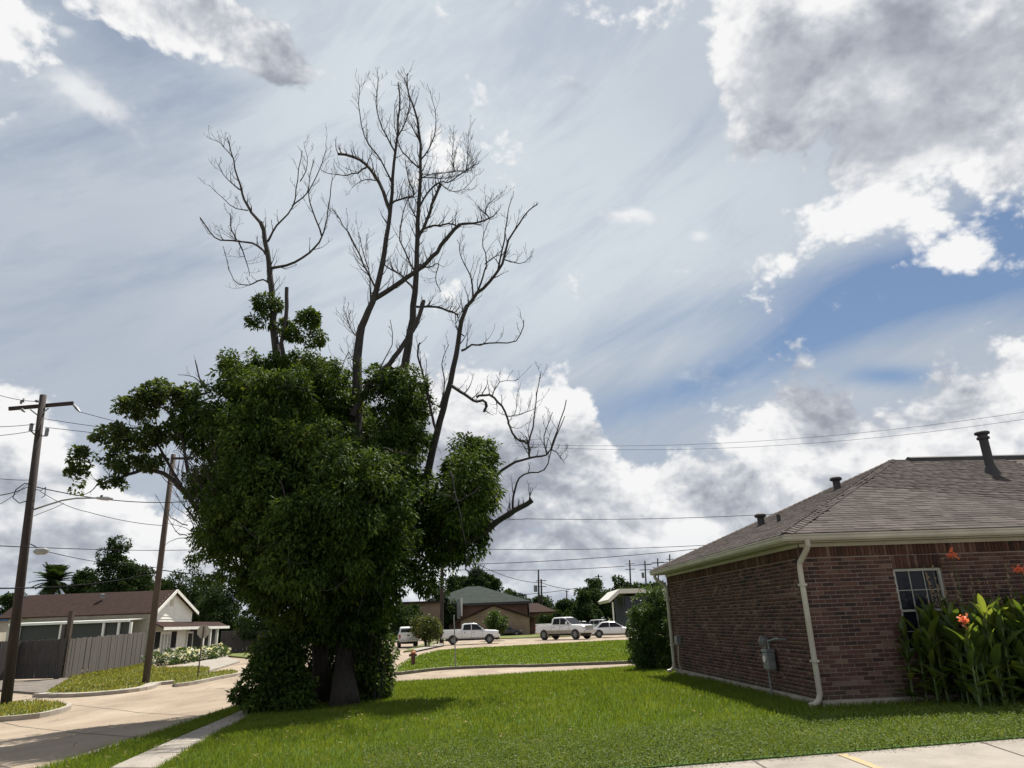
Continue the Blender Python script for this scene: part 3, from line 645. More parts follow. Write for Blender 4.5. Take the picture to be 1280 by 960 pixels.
# roof vents (surveyed onto the roof planes)
nf = np.cross(FD, WD+Z3*RP); nl = np.cross(WD, FD+Z3*RP)
def vent(px, py, n, kind, s=1):
    p = PP(px, py, e0, n)
    if kind == 'cap':
        m = MB(); m.lathe(p-Z3*.05, [(.13, 0), (.105, .05), (.085, .08), (.085, .26*s)], 12); v = m.build('roof_vent', MAT['ventm'], house)
        m = MB(); m.lathe(p+Z3*(.20*s), [(.12, 0), (.15, .03), (.13, .07), (.05, .11)], 12); m.build('vent_cap', MAT['ventm'], v)
    elif kind == 'small':
        m = MB(); m.lathe(p-Z3*.05, [(.06, 0), (.045, .05), (.045, .22)], 10); m.build('roof_vent', MAT['ventm'], house)
    else:
        m = MB(); m.lathe(p-Z3*.08, [(.21, 0), (.115, .26), (.10, .27), (.10, .98)], 14); v = m.build('flue', MAT['ventm'], house)
        m = MB(); m.lathe(p+Z3*.82, [(.10, 0), (.14, .02), (.14, .06), (.11, .07), (.11, .12), (.165, .14), (.165, .18), (.14, .2), (.03, .21)], 14); m.build('flue_cap', MAT['ventm'], v)
vent(952, 657, nl, 'cap', 1.0); vent(974, 653, nl, 'small'); vent(1047, 612, nl, 'cap', 1.1); vent(1240, 592, nf, 'flue')
# downspouts
def spout(base, top, outd, alongd, name='downspout'):
    m = MB()
    pts = [top, top-Z3*.10, top-Z3*.15+(base-top)*np.array([.12, .12, 0]), top-Z3*.36+(base-top)*np.array([.92, .92, 0]), np.array([base[0], base[1], top[2]-.44]), np.array([base[0], base[1], .20]), np.array([base[0], base[1], .12])+outd*.03, base*np.array([1, 1, 0])+outd*.10+Z3*.055, base*np.array([1, 1, 0])+outd*.20+Z3*.035]
    pts = [np.array(p) for p in pts]
    for i in range(len(pts)-1):
        pass
    m.tube(pts, [.047]*len(pts), 8); d = m.build(name, MAT['trim'], house, smooth=False)
    for z in (.7, 1.9):
        b = MB(); b.bar(np.array([base[0], base[1], z])-alongd*.07, np.array([base[0], base[1], z])+alongd*.07, .10, .035); b.build('strap', MAT['trim'], d)
b0 = wp(1, -.02, 0, .065)-WD*.045
spout(b0, E0+FD*.30-WD*.05+Z3*2.62, -FD, WD)
b1 = wp(1, HL-.12, 0, .065); spout(b1, E1-WD*.35-FD*.05+Z3*2.62, -FD, WD)
# hose tap & junction near the far corner
ht = thing('hose_reel', wp(1, HL-.75, 0, .03), 'small wall tap and pipes low beside the far downspout', 'wall tap')
m = MB(); c = wp(1, HL-.75, .85, .06); m.box(c, (.16, .12, .22), (WD, FD, Z3)); m.build('junction_box', MAT['metal'], ht)
m = MB(); m.tube([c-Z3*.1, c-Z3*.5-FD*.05, c-Z3*.8], .02, 6); m.tube([c+WD*.1, c+WD*.32+Z3*.06, c+WD*.35-Z3*.10], .02, 6); m.build('pipe', MAT['kerb'], ht); ht.name = 'wall_tap'
# gas meter
gc = wp(1, 1.62, 0, .14); gm = thing('gas_meter', gc, 'grey gas meter with its pipe on the brick wall left of the near downspout', 'gas meter')
m = MB(); m.box(gc+Z3*.62, (.24, .16, .30), (WD, FD, Z3)); m.build('meter_body', MAT['metal'], gm, bevel=.025)
m = MB(); m.box(gc+Z3*.80, (.26, .17, .06), (WD, FD, Z3)); m.build('meter_top', MAT['insul'], gm, bevel=.015)
m = MB(); m.cyl(gc+Z3*.66-FD*.085, -FD, .06, .02, 16); m.build('dial', MAT['lamp'], gm)
m = MB(); m.tube([gc+WD*.09-Z3*.02, gc+WD*.09+Z3*.3, gc+WD*.09+Z3*.95, gc+WD*.02+Z3*.99], .021, 8); m.tube([gc-WD*.08+Z3*.82, gc-WD*.08+Z3*.97, gc-WD*.45+Z3*1.02, gc-WD*.55+Z3*1.02, gc-WD*.56+FD*.14+Z3*1.0], .021, 8); m.build('gas_pipe', MAT['metal'], gm)
m = MB(); m.cyl(gc+WD*.15+Z3*.97, WD, .085, .05, 16); m.cyl(gc+WD*.10+Z3*.97, WD, .05, .14, 12); m.build('regulator', MAT['metal'], gm)
# ------------------------------------------------------------------ cannas in front of the house
bed = [wp(0, 1.25, 0, 0)[:2], wp(0, 1.3, 0, .9)[:2], wp(0, 2.2, 0, 1.35)[:2], wp(0, 6, 0, 1.3)[:2], wp(0, 6, 0, 0)[:2]]
tag(drape(bed, .02, MAT['mulch'], 'planting_bed', .05), **S)
def canna_leaf_mesh(v):
    L, Wd = 1.0, .33; ns = 9; co = []; 
    for i in range(ns+1):
        t = i/ns; w = Wd*(math.sin(math.pi*min(1, t*.92+.06))**.8)*.5*(1-.25*t)
        if i == ns: w = .004
        zc = -.16*t*t*(1+v)+.28*t*(1-.3*v); 
        for j in (-1, -.5, 0, .5, 1):
            co.append((t*L, j*w, zc+abs(j)*w*.55+.012*math.sin(9*t+j*2+v)))
    f = [(i*5+j, i*5+j+1, i*5+j+6, i*5+j+5) for i in range(ns) for j in range(4)]
    me = bpy.data.meshes.new('leaf'); me.from_pydata(co, [], f); me.materials.append(MAT['canna'])
    for p in me.polygons: p.use_smooth = True
    return me
CLM = [canna_leaf_mesh(v) for v in (0, .5, 1.1, 1.7)]
def canna(l, o, h, n, az, label, flower=0):
    p = wp(0, l, 0, o); t = thing('canna_plant', p, label, 'canna plant', 'cannas growing against the brick wall')
    lean = np.array([random.uniform(-.10, .10), random.uniform(-.16, .05), 0]); m = MB()
    top = p+lean+Z3*h; m.tube([p, p+lean*.4+Z3*h*.5, top], [.016, .014, .008], 6); m.build('stem', MAT['cannad'], t)
    for i in range(n):
        u = (i+.5)/n; base = p+lean*u+Z3*h*(.04+.92*u); ob = bpy.data.objects.new('leaf', random.choice(CLM)); COL.objects.link(ob); ob.parent = t
        a = az+i*2.4+random.uniform(-.5, .5); tilt = R(random.uniform(48, 80) if u > .45 else random.uniform(0, 55)); s = random.uniform(.30, .47)*(1-.25*abs(u-.5))
        ob.location = base-p; ob.scale = (s, s*random.uniform(.85, 1.3), s); ob.rotation_euler = (random.uniform(-.5, .5), -tilt, a)
    if flower:
        m = MB(); ft = top+Z3*flower; m.tube([top, ft], [.008, .005], 5); m.build('flower_stalk', MAT['cannad'], t)
        q = []
        for i in range(34):
            d = RNG.normal(0, 1, 3); d /= np.linalg.norm(d); a = np.cross(d, RNG.normal(0, 1, 3)); a /= np.linalg.norm(a); c = ft+RNG.normal(0, .03, 3)*[1, 1, 1.1]; s = random.uniform(.045, .075)
            q += [c, c+d*s*.6+a*s*.45, c+d*s*1.1, c+d*s*.6-a*s*.45]
        o_ = link('flower', npmesh('flower', np.array(q)-p, 4, MAT['petal']), t)
CL = ['tall canna with an orange bloom high beside the window', 'canna with a low orange bloom among its upper leaves', 'tall canna at the frame edge with an orange bloom']
def fl_spot(px, py, o): p = PP(px, py, wp(0, 0, 0, o), WD)+WD*0; return np.dot(p-HC, FD), o, p[2]
for (px, py, o, lb) in ((1194, 693, .35, CL[0]), (1201, 775, 1.35, CL[1]), (1274, 712, .5, CL[2])):
    l, o, z = fl_spot(px, py, o); h = min(z-.1, 1.25); canna(l, o, h, 9, random.uniform(0, 6), lb, z-h)
for i in range(80):
    row = i//20; l = 1.42+(i % 20)*.155+random.uniform(-.07, .07)+(.10 if row % 2 else 0); o = .22+row*.30+random.uniform(-.09, .09)
    if l < 1.75 and row > 1: continue
    h = random.uniform(1.25, 1.56)-(.30 if l < 1.6 else 0)-row*.05
    lb = ('leafy green canna plant in the back row against the wall', 'leafy green canna plant in the second row from the wall', 'leafy green canna plant in the third row from the wall', 'leafy green canna plant along the front edge of the clump')[row]
    lb += (' at the left end under the window' if l < 2.1 else ' just right of the window' if l < 2.9 else ' between the window and the picture edge' if l < 3.6 else ' at the right edge of the photo')
    lb = lb.replace('leafy green canna plant', 'leafy canna')
    canna(l, o, h, random.choice((13, 14, 15)), random.uniform(0, 6), lb)
# dry stalks poking up in front of the window
ds = thing('dry_seed_stalks', wp(0, 1.9, 0, .45), 'thin dry seed stalks rising in front of the window panes', 'dead stalks')
m = MB()
for i in range(26):
    l = random.choice((random.uniform(1.75, 2.35), random.uniform(2.6, 4.2))); b = wp(0, l, .8, random.uniform(.3, .6)); t_ = b+FD*random.uniform(-.12, .1)+Z3*random.uniform(.7, 1.35)
    m.tube([b, (b+t_)/2+FD*random.uniform(-.03, .03), t_], [.007, .005, .003], 4)
    for j in range(7): q = b+(t_-b)*random.uniform(.6, 1); m.box(q+RNG.normal(0, .012, 3), (.02, .02, .028))
m.build('stalk', MAT['dry'], ds)
# ------------------------------------------------------------------ leaves and trees
def unit(v): return v/(np.linalg.norm(v, axis=-1, keepdims=True)+1e-9)
def leaves(P, Nn, L, Wd, droop=.5, spread=.8, rng=RNG):
    """one folded leaf (4-vertex kite, two triangles' worth) per point, pointing outward and down"""
    n = len(P); d = unit(unit(Nn)*1.0+rng.normal(0, spread, (n, 3))+np.array([0, 0, -droop]))
    w = unit(np.cross(d, rng.normal(0, .6, (n, 3))+np.array([0, 0, 1]))); nn = np.cross(d, w)
    L = (L*rng.uniform(.65, 1.3, n))[:, None] if np.isscalar(L) else L[:, None]; W_ = Wd*rng.uniform(.7, 1.3, n)[:, None]
    a = P; t = P+d*L+np.array([0, 0, -1])*L*.12; m1 = P+d*L*.42+w*W_+nn*W_*.35; m2 = P+d*L*.42-w*W_+nn*W_*.35
    v = np.stack([a, m1, t, m2], 1).reshape(-1, 3); i = np.arange(n)*4
    return v, np.concatenate([np.stack([i, i+1, i+2], 1), np.stack([i, i+2, i+3], 1)])
def clumpcloud(blobs, nclump, per, rad, rng=RNG, inner=.35, zs=.75):
    """points in leafy sprays scattered over ellipsoids: returns points and outward normals"""
    vol = np.array([b[3]*b[4]*b[5] for b in blobs])**.67; cnt = np.maximum(3, (vol/vol.sum()*nclump).astype(int)); PT = []; NR = []
    for b, c in zip(blobs, cnt):
        ctr = np.array(b[:3]); R3 = np.array(b[3:6]); u = unit(rng.normal(0, 1, (c, 3))); r = np.where(rng.random(c) < inner, rng.uniform(.3, .9, c), rng.uniform(.86, 1.1, c))[:, None]
        C = ctr+u*R3*r; rr = rng.uniform(.55, 1.3, c)*rad
        for k in range(c):
            m = int(per*rng.uniform(.6, 1.4)); v = unit(rng.normal(0, 1, (m, 3))+u[k]*.55+np.array([0, 0, .25])); q = C[k]+v*rr[k]*np.array([1, 1, zs])*rng.uniform(.55, 1.05, (m, 1))
            PT.append(q); NR.append(unit(v+u[k]*.6))
    return np.concatenate(PT), np.concatenate(NR)
def whips(mb_, blobs_, n, L):
    for i in range(n):
        b = random.choice(blobs_); u = unit(RNG.normal(0, 1, 3)+np.array([0, -.6, -.1])); p = np.array(b[:3])+u*np.array(b[3:6])*1.15; d = unit(u+RNG.normal(0, .4, 3)); P = [p]
        for k in range(5): d = unit(d+RNG.normal(0, .2, 3)+np.array([0, 0, -.1])); P.append(P[-1]+d*L*random.uniform(.7, 1.3)/5)
        mb_.tube(P, [.012, .010, .008, .006, .005, .004], 4, False)
def foliage(name, parent, blobs, nclump, per, rad, L, Wd, mat, droop=.5, spread=.8, org=None, inner=.35):
    P, Q = clumpcloud(blobs, nclump, per, rad, inner=inner); zf = Tv(P[:, 0], P[:, 1])+.03; P[:, 2] = np.maximum(P[:, 2], zf)
    v, t = leaves(P, Q, L, Wd, droop, spread); v -= root_org(parent) if org is None else org
    o = link(name, npmesh(name, v, 3, mat, t), parent); o['kind'] = 'stuff'; return o
TY = 18.9
def tp(px, py, dy=0): return DY(px, py, TY+dy)
PXM = TY*1.0/ FPX*1.02                                # metres per photo pixel at the tree
big = thing('vine_covered_tree', G(418, 880), 'huge leafy tree with bare dead limbs rising above its dark green crown', 'tree')
def limb(mb_, pts, dys, r0, r1, n=7):
    """tapered limb through photo-surveyed points given a depth for each end"""
    k = len(pts); P = [tp(p[0], p[1], dys[0]+(dys[1]-dys[0])*i/(k-1)) for i, p in enumerate(pts)]
    Q = []; 
    for i in range(k-1):
        a, b, c, d = P[max(i-1, 0)], P[i], P[i+1], P[min(i+2, k-1)]
        for s in range(3):
            t = s/3; Q.append(.5*(2*b+(c-a)*t+(2*a-5*b+4*c-d)*t*t+(-a+3*b-3*c+d)*t**3))
    Q.append(P[-1]); m = len(Q); rr = [(r0+(r1-r0)*(i/(m-1))**.7)*PXM*.80 for i in range(m)]
    wob = [q+RNG.normal(0, .012, 3) for q in Q]; mb_.tube(wob, rr, n); return wob, rr
def twigs(mb_, line, rr, count, length, depth=1, start=.15, up=.55):
    m = len(line)
    for c in range(count):
        f = start+(1-start)*(c+random.random())/count; i = min(int(f*(m-1)), m-2); u = f*(m-1)-i; b = line[i]*(1-u)+line[i+1]*u
        d = unit(line[i+1]-line[i]); s = random.choice((-1, 1)); sd = RNG.normal(0, 1, 3)*np.array([1, .6, .5]); sd = unit(sd-d*np.dot(sd, d)); dr = unit(d*.75+sd*.9+np.array([0, 0, up*.4]))
        L = length*random.uniform(.4, 1.15)*(1-.35*f); n = 6; P = [b]; r = min(rr[i]*.5, .013+.006*depth)
        for k in range(n): dr = unit(dr+RNG.normal(0, .13, 3)+np.array([0, 0, up*.22])); P.append(P[-1]+dr*L/n)
        R_ = [max(.0040, r*(1-k/(n+.4))) for k in range(n+1)]; mb_.tube(P, R_, 4, False)
        if depth > 0: twigs(mb_, P, R_, random.choice((2, 3, 4)), L*.55, depth-1, .15, up)
# trunks
m = MB()
trA = [G(404, 880), tp(401, 830), tp(398, 780, .2), tp(400, 700, .3), tp(415, 600, .4)]; m.tube(trA, [.30, .21, .20, .20, .20], 12); m.build('trunk', MAT['bark'], big, smooth=True)
m = MB(); m.tube([G(432, 884)+[0, -.1, 0], tp(430, 838, -.2), tp(434, 770, 0), tp(440, 690, .2), tp(445, 600, .3), tp(446, 500, .3)], [.36, .25, .22, .22, .20, .15], 12); m.build('trunk', MAT['bark'], big, smooth=True)
m = MB(); m.tube([G(455, 874)+[0, .6, 0], tp(462, 800, .6), tp(490, 700, .5), tp(525, 610, .4)], [.25, .19, .16, .13], 10); m.build('trunk', MAT['bark'], big, smooth=True)
# dead limbs: each main limb with its own branches is one part
LIMBS = [
 dict(main=([(372, 600), (352, 500), (346, 440), (341, 390), (338, 350), (334, 315), (326, 278)], (.2, 0), 9, 3.6), br=[
  ([(327, 280), (310, 258), (300, 232), (292, 200), (284, 172)], 3.2, .7), ([(303, 240), (285, 225), (272, 206)], 1.3, .4), ([(309, 264), (288, 256), (262, 232)], 1.3, .4), ([(291, 197), (276, 180), (262, 172)], 1, .4),
  ([(333, 318), (316, 304), (290, 301), (268, 296), (250, 272)], 2.4, 1), ([(296, 301), (290, 288), (287, 266)], 1.8, .6), ([(300, 303), (306, 322), (313, 345)], 1.5, .5),
  ([(338, 357), (328, 349), (312, 356), (292, 350), (279, 308)], 2, .5), ([(334, 302), (346, 282), (366, 258), (372, 225), (377, 188)], 2.2, .6), ([(366, 258), (386, 238), (402, 205), (408, 180)], 1.5, .5),
  ([(339, 336), (368, 328), (394, 309), (404, 290), (410, 262), (416, 222)], 2.8, .7), ([(402, 295), (390, 262), (386, 235), (392, 200)], 1.7, .5), ([(376, 226), (384, 205), (380, 178)], 1.2, .4)], tw=(4, .75, 1)),
 dict(main=([(360, 470), (352, 430), (358, 395), (358, 361)], (-.1, -.1), 4, 3.2), br=[], tw=(0, 0, 0)),
 dict(main=([(446, 560), (446, 500), (447, 445), (452, 408), (466, 378), (478, 330), (485, 285), (490, 240), (494, 185), (500, 135), (497, 104)], (.2, .6), 10.5, 1.0), br=[
  ([(466, 375), (490, 360), (516, 342), (540, 322), (556, 300), (573, 281)], 5, 3.2), ([(573, 281), (592, 279), (612, 273), (622, 266)], 3, 1), ([(612, 274), (606, 262), (622, 245)], 1.4, .5),
  ([(487, 262), (474, 228), (456, 205), (438, 195), (421, 192)], 3.8, 2.4), ([(458, 209), (440, 218), (418, 218), (404, 214)], 1.8, .5), ([(489, 254), (504, 248), (518, 243), (511, 225), (506, 200)], 2.2, .8), ([(472, 225), (452, 226), (440, 235)], 1.2, .5),
  ([(491, 230), (476, 200), (455, 170), (448, 130), (450, 105)], 2, .5), ([(494, 190), (478, 160), (470, 130), (474, 96)], 1.8, .5), ([(495, 175), (508, 150), (512, 120), (505, 98)], 1.8, .5),
  ([(470, 360), (455, 330), (440, 300), (425, 275), (415, 260)], 2.2, .6), ([(463, 375), (462, 345), (455, 320), (448, 290)], 1.5, .5), ([(450, 425), (438, 410), (432, 390)], 1.4, .5), ([(447, 470), (436, 440), (425, 470)], 1, .5)], tw=(8, .85, 1)),
 dict(main=([(498, 560), (505, 470), (513, 415), (519, 365), (521, 315), (523, 260), (526, 200), (522, 150), (512, 120), (509, 92)], (.9, 1.2), 9.0, .9), br=[
  ([(523, 262), (535, 240), (550, 228), (565, 226), (583, 212), (598, 205)], 2.2, .6), ([(550, 228), (562, 238), (580, 236), (596, 218)], 1.3, .4), ([(583, 212), (585, 195), (586, 165)], 1.2, .4), ([(569, 215), (565, 195), (567, 170)], 1.4, .4), ([(521, 300), (534, 275), (543, 248), (550, 230)], 3.2, 2.6),
  ([(520, 295), (532, 285), (560, 280), (575, 283)], 2.6, 1.5), ([(517, 362), (502, 345), (490, 338), (478, 330)], 2.2, 1), ([(524, 210), (508, 195), (498, 178), (492, 150), (495, 125)], 2, .5),
  ([(526, 200), (540, 178), (545, 150), (538, 112)], 1.8, .5), ([(525, 180), (515, 158), (505, 140)], 1.5, .5), ([(522, 330), (536, 334), (548, 330), (545, 348), (551, 365)], 1.8, .6), ([(517, 383), (545, 384), (565, 390), (573, 394)], 2.4, 1.6), ([(521, 275), (510, 250), (514, 225)], 1.6, .6), ([(519, 340), (500, 300), (505, 262), (514, 240)], 2, .6),
  ([(524, 222), (560, 222), (585, 215)], 1.2, .4), ([(523, 225), (545, 216), (585, 214), (592, 205)], 1, .4), ([(522, 215), (536, 218), (572, 214), (590, 214)], 1, .4)], tw=(8, .85, 1)),
 dict(main=([(440, 520), (462, 480), (485, 455), (505, 430), (520, 405), (530, 375)], (-.3, .4), 5.5, 3.5), br=[([(485, 455), (500, 470), (508, 490)], 1.5, .6), ([(448, 505), (470, 470), (490, 430), (488, 400)], 1.5, .5)], tw=(3, .6, 1)),
 dict(main=([(528, 660), (532, 600), (545, 545), (558, 495), (570, 445), (577, 400), (590, 375), (612, 352), (628, 330), (636, 300), (655, 270), (671, 255)], (.3, -.5), 7.5, .8), br=[
  ([(592, 371), (588, 345), (577, 322), (572, 300)], 1.8, .5), ([(594, 369), (604, 345), (608, 325), (603, 300), (612, 275)], 2, .5), ([(622, 340), (630, 300), (634, 270), (642, 245)], 1.9, .5), ([(632, 325), (650, 330), (665, 320)], 1.2, .4), ([(606, 330), (620, 320), (630, 318)], 1.2, .4),
  ([(577, 438), (590, 432), (612, 428), (645, 426), (655, 400)], 2.2, .7), ([(564, 482), (576, 490), (592, 500), (606, 503), (605, 515)], 3, 2.2), ([(596, 496), (612, 494), (628, 508), (636, 528)], 2.2, 1.6), ([(636, 528), (645, 548), (660, 556), (662, 573)], 1.8, 1.6), ([(660, 556), (668, 520), (673, 480), (676, 465)], 1.7, .4), ([(634, 520), (650, 518), (670, 510)], 1, .4), ([(615, 494), (625, 478), (648, 475)], 1, .4),
  ([(545, 540), (536, 500), (530, 470), (522, 445), (524, 428)], 2.4, 1.4), ([(549, 510), (556, 480), (552, 455), (560, 430)], 1.6, .5), ([(541, 505), (530, 488), (521, 480)], 2, 1.2), ([(580, 420), (570, 405), (582, 380)], 1.2, .4)], tw=(4, .75, 1)),
 dict(main=([(560, 690), (600, 668), (632, 645), (667, 625)], (-.6, -.9), 6, 3.6), br=[
  ([(627, 648), (640, 640), (643, 612), (655, 592), (680, 587), (690, 560), (705, 520)], 2.3, .6), ([(600, 622), (612, 602), (635, 582), (662, 572), (684, 568), (696, 540), (708, 500)], 3.4, .7), ([(690, 562), (698, 568), (705, 578)], 1, .4), ([(684, 568), (680, 545), (690, 515)], 1.4, .5), ([(662, 572), (660, 558), (656, 545)], 1.6, .9)], tw=(3, .6, 1)),
 dict(main=([(300, 640), (275, 600), (255, 560), (242, 500), (262, 490), (250, 474), (244, 450)], (-.2, -.5), 5, .7), br=[([(255, 482), (242, 472), (222, 468)], 1.1, .4)], tw=(2, .4, 0)),
 dict(main=([(330, 690), (285, 655), (250, 640), (215, 598), (180, 588), (150, 598), (120, 606)], (-.3, -1.0), 6, 1.6), br=[([(260, 640), (240, 628), (222, 610), (205, 590)], 1.8, .6), ([(225, 607), (200, 560), (170, 535), (140, 545)], 2.6, 1), ([(235, 590), (225, 535), (205, 510), (180, 505)], 2.6, 1)], tw=(5, .8, 1)),
]
for L_ in LIMBS:
    m = MB(); pts, dys, r0, r1 = L_['main']; ln, rr = limb(m, pts, dys, r0, r1, 8); c, tl, dp = L_['tw']
    if c: twigs(m, ln[len(ln)//3:], rr[len(rr)//3:], c*4, tl*1.1, dp, .05, .8)
    for bp, a, b in L_['br']:
        d = dys[0]+(dys[1]-dys[0])*.6; e = d+random.uniform(-.9, .9); l2, r2 = limb(m, bp, (d, e), a, b, 5)
        if c: twigs(m, l2, r2, int(c*1.9), tl*1.0, dp, .08, .8)
    m.build('dead_limb', MAT['dead'], big, smooth=False)
# pale bare twigs lying over the leaves
m = MB()
for pts in ([(350, 600), (362, 640), (375, 670), (372, 672)], [(300, 655), (325, 675), (350, 672), (375, 672), (398, 668), (425, 645)], [(372, 672), (392, 685), (385, 640), (430, 640), (478, 620)], [(440, 720), (410, 738), (385, 735)], [(562, 590), (570, 620), (578, 660), (582, 680)], [(600, 610), (575, 625), (555, 618)], [(480, 560), (500, 566), (520, 568)], [(588, 690), (582, 710), (592, 718), (604, 716)]):
    ln, rr = limb(m, pts, (-3.1, -3.3), 1.2, .5, 5); twigs(m, ln, rr, 4, .5, 0)
for i in range(40):                                  # grey dead sprays on the left flank of the crown
    a = (random.uniform(232, 300), random.uniform(580, 680)); ln, rr = limb(m, [a, (a[0]-random.uniform(5, 25), a[1]-random.uniform(5, 30)), (a[0]-random.uniform(10, 45), a[1]-random.uniform(15, 60))], (-2.2, -2.6), .8, .3, 4)
    twigs(m, ln, rr, 3, .35, 0)
BT_ = m
def B(px, py, rx, ry, dy=0, rd=None):               # ellipsoid of foliage seen at that place, with its own depth
    c = tp(px, py, dy); s = (TY+dy)/TY*PXM; return (c[0], c[1], c[2], rx*s, (rd if rd else (rx+ry)/2)*s, ry*s)
crown = [B(340, 488, 50, 34, 0), B(290, 530, 34, 42, -.4), B(400, 500, 40, 36, .2), B(275, 605, 28, 42, -.3), B(365, 600, 80, 70, -1.0), B(462, 610, 52, 60, -.4), B(500, 492, 26, 28, 0), B(482, 478, 18, 14, 0), B(500, 550, 26, 36, .2), B(345, 685, 66, 42, -1.1), B(435, 690, 64, 50, -1.0),
         B(272, 670, 20, 22, 0), B(405, 750, 52, 24, -.6), B(345, 745, 30, 16, -.8), B(470, 740, 20, 30, -.2), B(300, 468, 24, 14, .3), B(385, 458, 34, 10, .3), B(500, 660, 24, 30, -.3), B(250, 530, 8, 18, -.3), B(380, 785, 26, 10, -.5), B(440, 780, 24, 12, -.4)]
crown += [B(370, 560, 26, 24, -1.9, 35), B(425, 590, 24, 26, -2.4, 35), B(340, 610, 24, 26, -2.5, 35), B(395, 640, 26, 22, -2.9, 35), B(475, 610, 26, 30, -2.0, 45), B(320, 555, 28, 34, -1.8, 45), B(370, 665, 30, 30, -2.7, 35), B(450, 640, 50, 48, -2.7, 50), B(310, 640, 34, 40, -2.0, 45), B(395, 700, 48, 36, -2.6, 45), B(350, 505, 34, 28, -1.5, 45), B(470, 690, 30, 36, -2.0, 40),
          B(400, 530, 60, 50, 2.3, 60), B(470, 580, 40, 50, 2.2, 60), B(320, 570, 50, 50, 2.2, 60), B(390, 650, 80, 60, 2.4, 60)]
out = []
for b in crown:
    for k in range(9):
        u = unit(RNG.normal(0, 1, 3)+np.array([0, -.3, .1])); out.append((b[0]+u[0]*b[3]*1.2, b[1]+u[1]*b[4]*1.3, b[2]+u[2]*b[5]*1.2, .34*random.uniform(.6, 1.4), .34, .30*random.uniform(.6, 1.4)))
foliage('crown', big, crown, 2300, 100, .36, .125, .026, MAT['leaf'], .75, .65, inner=.3); foliage('crown', big, out, 1000, 70, .24, .12, .024, MAT['leaf'], .75, .7, inner=.4)
foliage('crown', big, [B(588, 582, 24, 26, -.3, 45), B(600, 612, 14, 20, -.2, 35), B(572, 625, 18, 30, -.5, 45), B(590, 600, 18, 24, -1.6, 40), B(580, 640, 18, 24, -1.4, 40), B(592, 655, 16, 18, -.3), B(584, 684, 20, 8, -.3), B(560, 690, 14, 10, 0), B(552, 672, 20, 34, -.1), B(530, 640, 16, 44, 0), B(525, 715, 14, 22, -.1), B(600, 570, 14, 14, -.3)], 420, 90, .34, .125, .026, MAT['leaf'], .7, .65)
foliage('crown', big, [B(334, 380, 13, 7, 0), B(324, 400, 9, 4, -.2), B(384, 398, 12, 9, -.1), B(372, 418, 14, 4, 0), B(352, 406, 10, 5, .1), B(397, 418, 5, 10, -.2)], 85, 50, .20, .12, .026, MAT['leaf'], .6, .7, inner=.5)
lobes = [B(205, 492, 24, 16, -.5), B(172, 505, 24, 16, -.7), B(235, 498, 14, 16, -.3), B(142, 545, 24, 12, -.9), B(180, 545, 24, 14, -.8), B(150, 575, 15, 16, -.9), B(105, 572, 14, 9, -1.1), B(94, 598, 7, 13, -1.1), B(145, 603, 13, 7, -1), B(186, 580, 16, 11, -.8), B(212, 540, 15, 13, -.5), B(225, 525, 10, 10, -.5)]
foliage('side_crown', big, lobes, 270, 40, .18, .11, .036, MAT['leaf_l'], .25, .9, inner=.5)
whips(BT_, crown, 90, .9); BT_.build('bare_twigs', MAT['dead'], big)['kind'] = 'stuff'
# leafy suckers round the base
def Bg(px, py, rx, ry, y):
    c = DY(px, py, y); s = y/FPX*1.03; return (c[0], c[1], c[2], rx*s, (rx+ry)/2*s, ry*s)
def stems(sk, x0, x1, n, lean, hh):
    m = MB()
    for i in range(n): b = G(random.uniform(x0, x1), 878); m.tube([b, b+[lean*.4, 0, .4], b+[lean*random.uniform(.5, 1.4), random.uniform(-.4, .4), random.uniform(.6, 1)*hh]], [.015, .012, .006], 5)
    m.build('stem', MAT['bark'], sk)
sk = thing('sucker_shrub', G(340, 888), 'low dark shrubby growth spreading left at the foot of the big tree', 'shrub')
foliage('foliage', sk, [Bg(340, 855, 32, 24, 17.6), Bg(345, 815, 20, 14, 18), Bg(322, 874, 18, 6, 17.0), Bg(362, 878, 20, 6, 17.0), Bg(352, 832, 20, 14, 18.2), Bg(372, 862, 12, 14, 17.8)], 190, 62, .26, .13, .028, MAT['leaf'], .4, .8); stems(sk, 345, 385, 16, -.5, 1.3)
sk = thing('sucker_shrub', G(462, 874), 'upright leafy growth on the right side of the big tree trunk', 'shrub')
foliage('foliage', sk, [Bg(466, 842, 17, 22, 18.9), Bg(466, 806, 14, 24, 19.2), Bg(476, 850, 8, 12, 19.0), Bg(455, 864, 12, 6, 19.4)], 120, 62, .26, .13, .028, MAT['leaf'], .5, .8); stems(sk, 448, 475, 12, .2, 1.7)
sk = thing('sucker_shrub', G(400, 866), 'dark leafy growth behind the twin trunks of the big tree', 'shrub')
foliage('foliage', sk, [Bg(378, 815, 22, 32, 20.3), Bg(415, 820, 22, 36, 20.6), Bg(445, 815, 16, 36, 20.4), Bg(360, 790, 22, 20, 20)], 170, 60, .28, .13, .028, MAT['leaf'], .5, .8); stems(sk, 380, 440, 12, .1, 2)
# shrub at the far corner of the brick house
sb = thing('round_shrub', G(818, 836), 'rounded olive green shrub beside the far corner of the brick house', 'shrub')
foliage('foliage', sb, [Bg(820, 790, 25, 38, 24.2), Bg(815, 762, 22, 22, 24.2), Bg(838, 800, 20, 34, 23.6), Bg(806, 800, 16, 30, 24.4), Bg(830, 750, 14, 14, 24), Bg(815, 815, 24, 16, 24)], 520, 70, .18, .09, .018, MAT['leaf_bush'], .1, .9)
m = MB()
for i in range(10): b = G(825, 836)+[random.uniform(-.3, .3), 0, 0]; m.tube([b, b+[random.uniform(-.3, .3), 0, .7], b+[random.uniform(-.6, .6), 0, 1.5]], [.02, .015, .008], 5)
m.build('stem', MAT['bark'], sb)
